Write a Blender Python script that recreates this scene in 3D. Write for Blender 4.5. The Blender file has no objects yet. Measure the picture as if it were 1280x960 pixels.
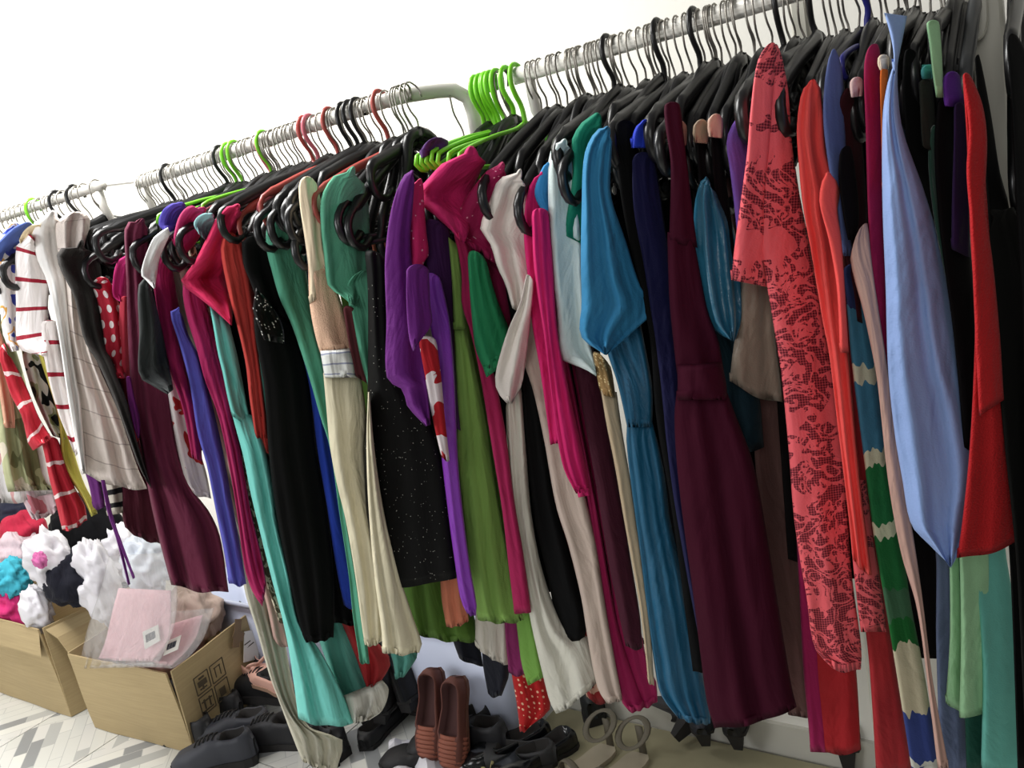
import bpy, math, random
from mathutils import Vector, Matrix, noise

# ---------------------------------------------------------------- camera, world, lights
C = bpy.context.scene.collection
scn = bpy.context.scene
HC = 1.46                       # lens height above the floor (m)
F, PX, PY = 1060.0, 640.0, 480.0
def _dir(p, s):
    v = Vector((p[0]-PX, p[1]-PY, F)); v.normalize(); return v*s
UP = _dir((1607, 5366), -1)
RT = _dir((-835, 531), -1); RT = (RT-UP*RT.dot(UP)).normalized()
FW = UP.cross(RT)
ROT = Matrix((RT, FW, UP))      # camera axes (x right, y down, z forward) -> world
def ray(px, py):
    return ROT @ Vector(((px-PX)/F, (py-PY)/F, 1.0))
def at_y(px, py, y):
    r = ray(px, py); return Vector((r.x*y/r.y, y, HC+r.z*y/r.y))
def at_z(px, py, z=0.0):
    r = ray(px, py); k = (z-HC)/r.z; return Vector((r.x*k, r.y*k, z))
cam = bpy.data.cameras.new('camera'); camo = bpy.data.objects.new('camera', cam); C.objects.link(camo)
cam.sensor_width = 36; cam.lens = 36*F/1280; cam.clip_start = 0.02
m = ROT @ Matrix(((1,0,0),(0,-1,0),(0,0,-1)))
camo.matrix_world = Matrix.Translation((0,0,HC)) @ m.to_4x4()
scn.camera = camo

w = bpy.data.worlds.new('world'); scn.world = w; w.use_nodes = True
w.node_tree.nodes['Background'].inputs[0].default_value = (1.0, 0.98, 0.95, 1)
w.node_tree.nodes['Background'].inputs[1].default_value = 0.13
def area(name, loc, target, size, power, col=(1,1,1)):
    l = bpy.data.lights.new(name, 'AREA'); l.energy = power; l.size = size[0]; l.shape = 'RECTANGLE'; l.size_y = size[1]; l.color = col
    o = bpy.data.objects.new(name, l); C.objects.link(o); o.location = loc
    o.rotation_euler = (Vector(target)-Vector(loc)).to_track_quat('-Z', 'Y').to_euler()
    return o
area('ceiling_lamp_light', (-2.3, .80, 2.64), (-2.3, 1.1, 0), (2.2, .5), 66, (1, .985, .96))
area('window_light', (-2.9, -1.5, 1.9), (-2.1, 1.0, 1.0), (1.6, 1.3), 36, (.98, .99, 1))
area('right_fill_light', (.3, -1.7, 2.3), (-.3, 1.1, .9), (1.0, 1.0), 13, (1, .985, .95))  # unseen frontal fill, added to lift the dim right-hand side
scn.view_settings.view_transform = 'Standard'; scn.view_settings.look = 'None'
scn.view_settings.exposure = 0.42; scn.view_settings.gamma = 1

# ---------------------------------------------------------------- materials
MATS = {}
def lin(c):
    return tuple(((x/255)/12.92 if x/255 <= .04045 else ((x/255+.055)/1.055)**2.4) for x in c)+(1,)
def base(name, col, rough=.8, **kw):
    if name in MATS: return MATS[name]
    m = bpy.data.materials.new(name); m.use_nodes = True; nt = m.node_tree
    b = nt.nodes['Principled BSDF']; b.inputs['Base Color'].default_value = lin(col); b.inputs['Roughness'].default_value = rough
    for k, v in kw.items(): b.inputs[k.replace('_', ' ')].default_value = v
    MATS[name] = m; return m
def N(nt, t, **kw):
    n = nt.nodes.new(t)
    for k, v in kw.items():
        if k in n.inputs.keys(): n.inputs[k].default_value = v
        else: setattr(n, k, v)
    return n
def mapping(nt, sx, sy, rot=0, uv='UVMap'):
    u = N(nt, 'ShaderNodeUVMap'); u.uv_map = uv
    mp = N(nt, 'ShaderNodeMapping'); mp.inputs['Scale'].default_value = (sx, sy, 1); mp.inputs['Rotation'].default_value = (0,0,rot)
    nt.links.new(u.outputs[0], mp.inputs[0]); return mp
def ramp(nt, stops, fac, interp='CONSTANT'):
    r = N(nt, 'ShaderNodeValToRGB'); cr = r.color_ramp; cr.interpolation = interp
    while len(cr.elements) > 1: cr.elements.remove(cr.elements[-1])
    cr.elements[0].position = stops[0][0]; cr.elements[0].color = lin(stops[0][1])
    for p, c in stops[1:]:
        e = cr.elements.new(p); e.color = lin(c)
    nt.links.new(fac, r.inputs[0]); return r.outputs[0]
def math_(nt, op, a, b=None):
    n = N(nt, 'ShaderNodeMath'); n.operation = op
    for i, v in enumerate((a, b)):
        if v is None: continue
        if hasattr(v, 'links'): nt.links.new(v, n.inputs[i])
        else: n.inputs[i].default_value = v
    return n.outputs[0]
def cloth(name, col, rough=.85, pat=None, c2=None, bump=.5, sheen=.02, **kw):
    key = 'cloth_'+name
    if key in MATS: return MATS[key]
    if max(col) < 34:
        col = tuple(int(v*.68) for v in col); kw['spec'] = .12; sheen = 0; bump *= .5
    m = base(key, col, rough, Sheen_Weight=sheen, Specular_IOR_Level=kw.pop('spec', .22))
    nt = m.node_tree; b = nt.nodes['Principled BSDF']; L = nt.links
    # crumples and drape relief
    mp = mapping(nt, 9, 3.0); n1 = N(nt, 'ShaderNodeTexNoise', Scale=1.6, Detail=3.0, Distortion=1.2); L.new(mp.outputs[0], n1.inputs['Vector'])
    mp2 = mapping(nt, 1, 1); n2 = N(nt, 'ShaderNodeTexNoise', Scale=kw.get('fine', 420), Detail=1.0); L.new(mp2.outputs[0], n2.inputs['Vector'])
    s = math_(nt, 'ADD', n1.outputs['Fac'], math_(nt, 'MULTIPLY', n2.outputs['Fac'], kw.get('fineamt', .03)))
    bp = N(nt, 'ShaderNodeBump', Strength=bump, Distance=.03); L.new(s, bp.inputs['Height']); L.new(bp.outputs[0], b.inputs['Normal'])
    col_out = None
    uvm = mapping(nt, 1, 1)
    if pat == 'vstripe' or pat == 'hstripe':
        sp = N(nt, 'ShaderNodeSeparateXYZ'); L.new(uvm.outputs[0], sp.inputs[0])
        wob = N(nt, 'ShaderNodeTexNoise', Scale=18.0); L.new(uvm.outputs[0], wob.inputs['Vector'])
        v = math_(nt, 'ADD', sp.outputs['Y' if pat == 'hstripe' else 'X'], math_(nt, 'MULTIPLY', wob.outputs['Fac'], kw.get('wob', .01)))
        v = math_(nt, 'FRACT', math_(nt, 'DIVIDE', v, kw['period']))
        col_out = ramp(nt, [(0, col), (1-kw['duty'], c2)], v)
    elif pat == 'dots':
        vo = N(nt, 'ShaderNodeTexVoronoi', Scale=kw['scale']); vo.inputs['Randomness'].default_value = kw.get('rnd', .35); L.new(uvm.outputs[0], vo.inputs['Vector'])
        col_out = ramp(nt, [(0, c2), (kw.get('size', .3), col)], vo.outputs['Distance'])
    elif pat == 'blotch':
        n = N(nt, 'ShaderNodeTexNoise', Scale=kw['scale'], Detail=2.0, Distortion=.6); L.new(uvm.outputs[0], n.inputs['Vector'])
        cols = kw.get('cols') or [(0, col), (kw.get('thr', .52), c2)]
        col_out = ramp(nt, cols, n.outputs['Fac'])
    elif pat == 'lace':
        n = N(nt, 'ShaderNodeTexNoise', Scale=34.0, Detail=2.5, Distortion=1.7); L.new(uvm.outputs[0], n.inputs['Vector'])
        big = N(nt, 'ShaderNodeTexVoronoi', Scale=15.0); big.inputs['Randomness'].default_value = .55; L.new(uvm.outputs[0], big.inputs['Vector'])
        ang = N(nt, 'ShaderNodeTexNoise', Scale=60.0, Detail=0.0); L.new(uvm.outputs[0], ang.inputs['Vector'])
        flower = math_(nt, 'LESS_THAN', math_(nt, 'ADD', big.outputs['Distance'], math_(nt, 'MULTIPLY', ang.outputs['Fac'], .5)), .63)
        scroll = math_(nt, 'LESS_THAN', math_(nt, 'ABSOLUTE', math_(nt, 'SUBTRACT', n.outputs['Fac'], .5)), .05)
        ck = N(nt, 'ShaderNodeTexChecker', Scale=420.0); mr = mapping(nt, 1, 1, .78); L.new(mr.outputs[0], ck.inputs['Vector'])
        net = math_(nt, 'MULTIPLY', ck.outputs['Fac'], .5)
        f = math_(nt, 'MAXIMUM', math_(nt, 'MAXIMUM', flower, scroll), net)
        col_out = ramp(nt, [(0, c2), (1, col)], f, 'LINEAR')
        b2 = N(nt, 'ShaderNodeBump', Strength=.5, Distance=.004); L.new(f, b2.inputs['Height']); L.new(bp.outputs[0], b2.inputs['Normal']); L.new(b2.outputs[0], b.inputs['Normal'])
    elif pat == 'bands':
        u = N(nt, 'ShaderNodeUVMap'); u.uv_map = 'Norm'; sp = N(nt, 'ShaderNodeSeparateXYZ'); L.new(u.outputs[0], sp.inputs[0])
        mpz = mapping(nt, 95, 5); wob = N(nt, 'ShaderNodeTexNoise', Scale=1.0, Detail=1.0); L.new(mpz.outputs[0], wob.inputs['Vector'])
        v = math_(nt, 'ADD', sp.outputs['Y'], math_(nt, 'MULTIPLY', math_(nt, 'SUBTRACT', wob.outputs['Fac'], .5), .06))
        col_out = ramp(nt, kw['cols'], v)
    elif pat == 'beads':
        vo = N(nt, 'ShaderNodeTexVoronoi', Scale=kw['scale']); vo.inputs['Randomness'].default_value = 1; L.new(uvm.outputs[0], vo.inputs['Vector'])
        sel = math_(nt, 'GREATER_THAN', vo.outputs['Color'], kw.get('rare', .6))
        dot = math_(nt, 'MULTIPLY', math_(nt, 'LESS_THAN', vo.outputs['Distance'], kw.get('size', .16)), sel)
        col_out = ramp(nt, [(0, col), (1, c2)], dot, 'LINEAR')
        rr = math_(nt, 'SUBTRACT', rough, math_(nt, 'MULTIPLY', dot, rough-.15)); L.new(rr, b.inputs['Roughness'])
    # slow colour variation of dye and wear
    if col_out is None:
        rgb = N(nt, 'ShaderNodeRGB'); rgb.outputs[0].default_value = lin(col); col_out = rgb.outputs[0]
    hs = N(nt, 'ShaderNodeHueSaturation'); L.new(col_out, hs.inputs['Color'])
    nz = N(nt, 'ShaderNodeTexNoise', Scale=7.0, Detail=3.0); L.new(uvm.outputs[0], nz.inputs['Vector'])
    L.new(math_(nt, 'ADD', math_(nt, 'MULTIPLY', nz.outputs['Fac'], .3), .85), hs.inputs['Value']); L.new(hs.outputs[0], b.inputs['Base Color'])
    return m
wallm = base('wall_paint', (232, 230, 222), .9)
nt = wallm.node_tree; tc = N(nt, 'ShaderNodeTexCoord'); nn = N(nt, 'ShaderNodeTexNoise', Scale=60.0, Detail=3.0); nt.links.new(tc.outputs['Object'], nn.inputs['Vector'])
bb = N(nt, 'ShaderNodeBump', Strength=.05, Distance=.01); nt.links.new(nn.outputs['Fac'], bb.inputs['Height']); nt.links.new(bb.outputs[0], nt.nodes['Principled BSDF'].inputs['Normal'])
black_pl = base('black_plastic', (22, 22, 23), .32)
green_pl = base('green_plastic', (120, 205, 40), .35)
red_pl = base('red_plastic', (165, 70, 62), .4)
pink_pl = base('pink_plastic', (200, 105, 118), .4)
blue_pl = base('blue_plastic', (40, 40, 120), .35)
grey_pl = base('grey_plastic', (62, 64, 65), .45)
clear_pl = base('frosted_plastic', (205, 208, 200), .35, Alpha=.75)
steel = base('steel_wire', (150, 146, 138), .35, Metallic=.85)
dark_steel = base('dark_wire', (78, 76, 72), .4, Metallic=.7)
rail_m = base('rail_enamel', (214, 212, 204), .35)
card = base('cardboard', (176, 156, 116), .9)
nt = card.node_tree; tc = N(nt, 'ShaderNodeTexCoord'); mp = N(nt, 'ShaderNodeMapping'); mp.inputs['Scale'].default_value = (2, 2, 60); nt.links.new(tc.outputs['Object'], mp.inputs[0])
nn = N(nt, 'ShaderNodeTexNoise', Scale=3.0, Detail=3.0); nt.links.new(mp.outputs[0], nn.inputs['Vector'])
nt.links.new(ramp(nt, [(0.2, (168, 148, 110)), (.8, (182, 162, 122))], nn.outputs['Fac'], 'LINEAR'), nt.nodes['Principled BSDF'].inputs['Base Color'])

# ---------------------------------------------------------------- object helpers
def link(name, me, parent=None, origin=(0,0,0)):
    o = bpy.data.objects.new(name, me); C.objects.link(o)
    if parent is not None:
        o.parent = parent; o.location = Vector(origin)-Vector(parent['_o'])
    else: o.location = origin
    o['_o'] = tuple(origin); return o
def mesh(name, vs, fs, mat, parent=None, origin=None, smooth=True, uvs=None):
    if origin is None: origin = parent['_o'] if parent is not None else tuple(vs[0])
    og = Vector(origin)
    me = bpy.data.meshes.new(name); me.from_pydata([tuple(Vector(v)-og) for v in vs], [], fs)
    if uvs:
        for key, uv in uvs.items():
            l = me.uv_layers.new(name=key)
            for lp in me.loops: l.data[lp.index].uv = uv[lp.vertex_index]
    me.polygons.foreach_set('use_smooth', [smooth]*len(me.polygons))
    me.materials.append(mat); return link(name, me, parent, tuple(og))
def empty(name, origin):
    o = bpy.data.objects.new(name, None); C.objects.link(o); o.location = origin; o['_o'] = tuple(origin); o.empty_display_size = .05; return o
def tag(o, label, cat, group=None, kind=None):
    if label: o['label'] = label
    if cat: o['category'] = cat
    if group: o['group'] = group
    if kind: o['kind'] = kind
    return o
def catmull(pts, n):
    P = [Vector(p) for p in pts]
    if len(P) == 1: return [P[0].copy() for _ in range(n)]
    if len(P) == 2: return [P[0].lerp(P[1], i/(n-1)) for i in range(n)]
    dense = []
    Q = [P[0]*2-P[1]]+P+[P[-1]*2-P[-2]]
    for i in range(1, len(Q)-2):
        d = (Q[i+1]-Q[i]).length
        m1 = (Q[i+1]-Q[i-1])*d/max(1e-9, (Q[i+1]-Q[i]).length+(Q[i]-Q[i-1]).length)
        m2 = (Q[i+2]-Q[i])*d/max(1e-9, (Q[i+1]-Q[i]).length+(Q[i+2]-Q[i+1]).length)
        for j in range(10):
            t = j/10; t2 = t*t; t3 = t2*t
            dense.append(Q[i]*(2*t3-3*t2+1)+m1*(t3-2*t2+t)+Q[i+1]*(-2*t3+3*t2)+m2*(t3-t2))
    dense.append(P[-1])
    L = [0]
    for a, b in zip(dense, dense[1:]): L.append(L[-1]+(b-a).length)
    out = []; k = 0
    for i in range(n):
        s = L[-1]*i/(n-1)
        while k < len(L)-2 and L[k+1] < s: k += 1
        f = (s-L[k])/max(1e-9, L[k+1]-L[k]); out.append(dense[k].lerp(dense[k+1], min(1, f)))
    return out
def tube_geo(path, rad, sides=6, ry=None, closed=False, up=Vector((1,0,0))):
    """rad along `up`, ry across it"""
    vs, fs = [], []; n = len(path)
    for i, p in enumerate(path):
        p = Vector(p)
        a = Vector(path[(i-1) % n] if closed or i > 0 else path[i]); b = Vector(path[(i+1) % n] if closed or i < n-1 else path[i])
        t = (b-a).normalized(); u = up-t*up.dot(t)
        if u.length < 1e-3: u = Vector((0,0,1))-t*t.z
        if u.length < 1e-3: u = Vector((0,1,0))
        u.normalize(); v = t.cross(u)
        r = rad[i] if isinstance(rad, (list, tuple)) else rad
        r2 = r if ry is None else (ry[i] if isinstance(ry, (list, tuple)) else ry)
        for k in range(sides):
            an = 2*math.pi*(k+.5)/sides; vs.append(p+u*math.cos(an)*r+v*math.sin(an)*r2)
    m_ = n if closed else n-1
    for i in range(m_):
        for k in range(sides):
            a = i*sides+k; b = i*sides+(k+1) % sides; c = ((i+1) % n)*sides+(k+1) % sides; d = ((i+1) % n)*sides+k
            fs.append((a, b, c, d))
    if not closed: fs += [tuple(range(sides))[::-1], tuple((n-1)*sides+k for k in range(sides))]
    return vs, fs
def join(*gs):
    V, Fc = [], []
    for vs, fs in gs:
        o = len(V); V += vs; Fc += [tuple(i+o for i in f) for f in fs]
    return V, Fc
def box_geo(c, s, rot=None):
    vs = [Vector((sx*s[0]/2, sy*s[1]/2, sz*s[2]/2)) for sx in (-1,1) for sy in (-1,1) for sz in (-1,1)]
    if rot is not None: vs = [rot @ v for v in vs]
    vs = [v+Vector(c) for v in vs]
    return vs, [(0,1,3,2),(4,6,7,5),(0,4,5,1),(2,3,7,6),(0,2,6,4),(1,5,7,3)]
def pts(s):
    return [tuple(float(v) for v in q.split(',')) for q in s.split()]

# ---------------------------------------------------------------- rails
RAILS = [  # name, (x, y, z) ends
    ((-0.80, 1.25, HC+.196), (0.75, 1.25, HC+.196)),
    ((-1.80, 1.17, HC+.197), (-1.03, 1.15, HC+.2035)),
    ((-3.30, 1.08, HC+.203), (-1.795, 1.08, HC+.201))]
def rail_at(x):
    i = 0 if x > -.93 else (1 if x > -1.79 else 2)
    a, b = map(Vector, RAILS[i]); t = (x-a.x)/(b.x-a.x); return a.lerp(b, t), i
def lerp_tab(tab, x):
    if x <= tab[0][0]: return tab[0][1]
    for (x0, y0), (x1, y1) in zip(tab, tab[1:]):
        if x <= x1: return y0+(y1-y0)*(x-x0)/(x1-x0)
    return tab[-1][1]
KT = [(-200,.0032),(350,.0028),(600,.0020),(900,.0020),(1280,.0024),(1500,.0024)]
KI = [0.0]
for q in range(-300, 1600): KI.append(KI[-1]+lerp_tab(KT, q))
def K(x):
    x = min(max(x+300, 0), 1898); i = int(x); return KI[i]+(KI[i+1]-KI[i])*(x-i)
YF = [(0,.90),(120,.92),(400,.96),(580,1.05),(1280,1.05)]
MY = [(250,.55),(800,.42)]
TIP = [(-60,330),(60,285),(150,285),(250,285),(330,295),(450,290),(500,255),(600,245),(700,215),(760,190),(850,165),(930,130),(1000,105),(1100,70),(1280,60)]
HANG_X = []
rnd = random.Random(5)

HEMMED = ('skirt', 'body', 'leg', 'skirt_panel', 'dress', 'blouse', 'tunic')
def piece(name, Ls, Rs, mat, parent=None, label=None, k=1, dy=0, th=None, amp=None, folds=None, S=None, origin=None, seed=0, rows=None, round_=4, hem=0):
    Lp, Rp = pts(Ls) if isinstance(Ls, str) else Ls, pts(Rs) if isinstance(Rs, str) else Rs
    ln = sum((Vector(b)-Vector(a)).length for a, b in zip(Lp, Lp[1:]))
    n = rows or int(min(54, max(14, ln/11)))
    L = catmull(Lp, n); R = catmull(Rp, n)
    wmax = max((b-a).length for a, b in zip(L, R))
    mcol = int(min(30, max(10, wmax/4.5)))
    S = S or Lp[0]
    y0 = lerp_tab(YF, S[0])+dy
    P = [[None]*(mcol+1) for _ in range(n)]; D = [[0]*(mcol+1) for _ in range(n)]
    wm = max((at_y(b.x, b.y, y0)-at_y(a.x, a.y, y0)).length for a, b in zip(L, R))
    th = th if th is not None else min(.021, max(.007, wm*.15))
    amp = amp*.8 if amp is not None else min(.007, wm*.05)
    if name not in ('waistband','skirt','bodice','cuff','skirt_panel','collar','side_panel','hem_panel','garment','film','frill','beaded_band','tie'):
        hw = [(q-p).length/2 for p, q in zip(L, R)]; md = [(p+q)/2 for p, q in zip(L, R)]; hr_ = max(hw[:4])*.7
        step = 0
        L2, R2 = [], []
        if hw[0] > 2.5:
            for fr in (0, .12, .3, .55):
                kk = max(.18, math.sqrt(1-(1-fr)**2)); p, q = L[0].lerp(L[1], 0), R[0].lerp(R[1], 0); mm = (p+q)/2; dn = ((md[1]-md[0]).normalized())*hr_*fr
                L2.append(mm+(p-mm)*kk+dn); R2.append(mm+(q-mm)*kk+dn)
            d1 = [i for i in range(1, n) if (md[i]-md[0]).length > hr_*.75] or [n-1]
            L = L2+L[d1[0]:]; R = R2+R[d1[0]:]; n = len(L)
    nf = folds if folds is not None else max(1.0, wm/.062)
    rr = random.Random(seed*7+int(Lp[0][0]*13+Lp[-1][1]*3)); ph = rr.uniform(0, 6.28); ph2 = rr.uniform(0, 6.28); sg = rr.uniform(-1.4, 1.4)
    sagk = 1 if name in HEMMED else 0
    vs, uv, uvn = [], [], []
    ulen = 0; prev = None
    for i in range(n):
        t = i/(n-1); cap = min(1, math.sqrt(t*9+.02)); a, b = L[i], R[i]
        if prev is not None: ulen += (at_y(a.x, a.y, y0)-prev).length
        prev = at_y(a.x, a.y, y0)
        wid = (at_y(b.x, b.y, y0)-prev).length
        row = []
        g = .35+.65*t
        for j in range(mcol+1):
            s = j/mcol; s2 = .5-.5*math.cos(math.pi*s); s2 = s*.55+s2*.45
            q = a.lerp(b, s2); q.y += sagk*t**5*math.sin(math.pi*s2)*(2+.045*(b-a).length)+sagk*t**8*1.3*math.sin(6.283*nf*s2+ph)
            d = y0+k*lerp_tab(MY, q.y)*max(0, K(q.x)-K(a.x))
            e = max(0, 1-abs(2*s2-1)**round_)**.5
            fo = amp*g*(math.sin(6.283*nf*s2+ph+sg*t*2+.7*math.sin(5*t+ph2))+.5*math.sin(6.283*nf*1.9*s2+ph2-sg*3*t))
            nz = noise.noise(Vector((s2*wid*16+seed, ulen*6, ph)))*.9*amp+noise.noise(Vector((s2*wid*34+seed, ulen*24+s2*3, ph2)))*.35*amp
            d -= e*(th*cap+fo*cap+nz)
            w_ = at_y(q.x, q.y, d)
            vs.append(w_); uv.append((s2*wid, -ulen)); uvn.append((s2, t))
        for j in range(mcol-1, 0, -2 if mcol > 12 else -1):
            s = j/mcol; s2 = .5-.5*math.cos(math.pi*s); s2 = s*.55+s2*.45
            q = a.lerp(b, s2); d = y0+k*lerp_tab(MY, q.y)*max(0, K(q.x)-K(a.x))
            e = max(0, 1-abs(2*s2-1)**2.2)**.5
            d += e*(th*1.1*cap+amp*.6*g*math.sin(6.283*nf*s2+ph2))
            # keep straight behind the row (not along the ray) so that the back has its own shape
            w_ = at_y(q.x, q.y, d)
            w_ = at_y(a.lerp(b, .5).x, q.y, d).lerp(w_, .985); w_.y = d; w_.z += .003*t
            vs.append(w_); uv.append((s2*wid, -ulen)); uvn.append((s2, t))
    per = len(vs)//n
    # hem turned inwards
    base_i = (n-1)*per; cen = sum((vs[base_i+q] for q in range(per)), Vector())/per
    fs = []
    for i in range(n-1):
        for j in range(per):
            fs.append((i*per+j, (i+1)*per+j, (i+1)*per+(j+1) % per, i*per+(j+1) % per))
    for j in range(per):
        v = vs[base_i+j]; c = v.lerp(cen, .03); c.z = v.z+.012
        vs.append(c); uv.append(uv[base_i+j]); uvn.append((uvn[base_i+j][0], .98))
    for j in range(per): fs.append((base_i+j, n*per+j, n*per+(j+1) % per, base_i+(j+1) % per))
    fs.append(tuple(range(per)))
    o = mesh(name, vs, fs, mat, parent, origin, uvs={'UVMap': uv, 'Norm': uvn})
    if label: o['label'] = label
    return o

def hanger(kind, x, ztip, label, r=None, group=None, hookmat=None, cat='hanger', yaw=0.0, tilt=0.0):
    rc, ri = rail_at(x); rr = random.Random(int(x*1e4)); r = r or .2
    o = empty('clothes_hanger', (x, rc.y, rc.z)); tag(o, label, cat, group)
    plastic = kind in ('green', 'red', 'pink', 'blue', 'thick')
    mat = {'green': green_pl, 'red': red_pl, 'pink': pink_pl, 'blue': blue_pl, 'grey': grey_pl, 'clear': clear_pl}.get(kind, black_pl)
    Rr = .0135
    hr = .0042 if plastic else .0016
    s = (Rr+hr)
    j = rr.uniform(-.004, .004); zn_ = -.070-random.Random(int(x*1e4)+1).uniform(0, .018)
    hp = [(j*2, s*1.05, -.010), (j, s*1.0, s*.35), (0, s*.65, s*.85), (0, 0, s*1.08), (0, -s*.7, s*.8), (0, -s*1.12, s*.05), (0, -s*1.15, -.014), (j*.5, -.014, -.030), (j, -.004, -.046), (0, 0, -.062), (0, 0, zn_-.004)]
    cs, sn = math.cos(yaw), math.sin(yaw)
    def W(p, inv=False):
        px, py, pz = p; py2 = py*cs-px*sn; px2 = px*cs+py*sn
        return Vector((x+px2, rc.y+py2, rc.z+pz))
    path = catmull([W(p) for p in hp], 22)
    sc = .5
    vs, fs = tube_geo(path, hr, 6, up=Vector((1,0,0)))
    mesh('hook', vs, fs, hookmat or (mat if plastic else steel), o)
    zn = zn_; zt = (ztip-rc.z); zt = min(-.1, max(-.26, zt))
    if kind in ('green', 'pink', 'blue'):
        pr, prz = .0036, .0036
        hp = [(0,0,zn+.004),(0,-.03,zn-.006),(0,-r*.5,zn+(zt-zn)*.45),(0,-r+.01,zt),(0,-r-.002,zt-.010),(0,-r+.004,zt-.022),(0,-r+.03,zt-.026),(0,0,zt-.026)]
        full = hp+[(p[0], -p[1], p[2]) for p in hp[::-1][1:-1]]
        g1 = tube_geo(catmull([W(p) for p in full]+[W(hp[0])], 60), pr, 6)
        mesh('body', *g1, mat, o)
        for sgn in (-1, 1):
            c = [(0, sgn*(r-.045), zt-.002), (0, sgn*(r-.04), zt-.02), (0, sgn*(r-.052), zt-.034), (0, sgn*(r-.07), zt-.03), (0, sgn*(r-.072), zt-.016)]
            mesh('strap_hook', *tube_geo(catmull([W((p[0], p[1], p[2]-.016)) for p in c], 12), .003, 6), mat, o)
    else:
        pr, prz = (.0075, .011) if kind != 'thick' else (.009, .013)
        if kind in ('red',): pr, prz = .004, .008
        drop = .05
        hp = [(0,0,zn+.006),(0,-.03,zn-.004),(0,-r*.45,zn+(zt-zn)*.36),(0,-r*.8,zn+(zt-zn)*.78),(0,-r+.006,zt),(0,-r-.004,zt-.02),(0,-r+.002,zt-.044),(0,-r+.022,zt-.052),(0,-r+.04,zt-.038)]
        n_ = 26
        for sgn in (1, -1):
            pth = catmull([W((p[0], p[1]*sgn, p[2])) for p in hp], n_)
            ww = [prz*(1 if i < n_*.6 else .62) for i in range(n_)]
            g = tube_geo(pth, pr, 6, ww)
            if sgn == 1: G = g
            else: G = join(G, g)
        bar = tube_geo([W((0,-r+.03,zt-.046)), W((0,0,zt-.05)), W((0,r-.03,zt-.046))], pr*.5, 6, pr*.6)
        col = tube_geo([W((0,0,zn-.008)), W((0,0,zn+.014))], .006, 8)
        mesh('body', *join(G, col), mat, o)
        mesh('bar', *bar, mat, o)
    HANG_X.append(x)
    return o

GCOUNT = [0]
def garment(name, label, cat, mat, pieces, S=None, hk='black', dy=0, k=1, auto=False, hang=True, hook=None, hlabel=None, **kw):
    """pieces: list of (part, L, R, opts) - opts override"""
    GCOUNT[0] += 1
    pcs = []
    for p in pieces:
        part, L, R = p[0], pts(p[1]), pts(p[2]); op = dict(p[3]) if len(p) > 3 else {}
        op_auto = op.pop('auto', auto)
        if op_auto:
            x, y = L[0]; yt = lerp_tab(TIP, x-.2*(y-200))+14
            sl = (1607-x)/(5366-y); xt = x-sl*(y-yt); x2, y2 = R[0]; xt2 = x2-(1607-x2)/(5366-y2)*(y2-yt)
            mid = .5
            L = [(xt+6, yt), (xt+2+(x-xt)*mid-2, yt+(y-yt)*mid)]+L
            R = [(min(xt+22, max(xt2, xt+10)), yt-8), (xt2+(x2-xt2)*mid-2, yt+(y2-yt)*mid)]+R
        if (part in HEMMED) and not op.pop('point', False):
            while len(L) > 3 and L[-1][0]-L[-2][0] > .9*abs(L[-1][1]-L[-2][1]): L = L[:-1]
            while len(R) > 3 and R[-2][0]-R[-1][0] > .7*abs(R[-1][1]-R[-2][1]): R = R[:-1]
        if op_auto: op['dy'] = op.get('dy', 0)+.03
        pcs.append((part, L, R, op))
    S = S or pcs[0][1][0]
    y0 = lerp_tab(YF, S[0]); tip = at_y(S[0], S[1], y0)
    if len(pcs) == 1:
        part, L, R, op = pcs[0]
        o = piece(name, L, R, op.pop('mat', mat), None, None, op.pop('k', k), dy+op.pop('dy', 0), origin=tuple(tip), seed=GCOUNT[0], S=S, **{**kw, **op})
    else:
        o = empty(name, tip)
        for part, L, R, op in pcs:
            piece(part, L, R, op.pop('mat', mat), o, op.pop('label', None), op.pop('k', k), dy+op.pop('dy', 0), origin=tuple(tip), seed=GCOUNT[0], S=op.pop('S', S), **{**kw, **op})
    tag(o, label, cat)
    if hang:
        rc, ri = rail_at(tip.x)
        hanger(hk, tip.x, tip.z-.006, hlabel or hang_label(hk, label), r=min(.21, max(.11, rc.y-y0-.045)))
    return o
def hang_label(hk, label):
    d = {'black': 'black plastic hanger', 'green': 'lime green plastic hanger', 'red': 'dull red hanger', 'pink': 'pink plastic hanger', 'blue': 'dark blue plastic hanger', 'grey': 'flat grey hanger', 'thick': 'thick black plastic hanger', 'clear': 'frosted clear hanger'}[hk]
    return d+' holding the '+' '.join(label.split()[:10])

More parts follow.
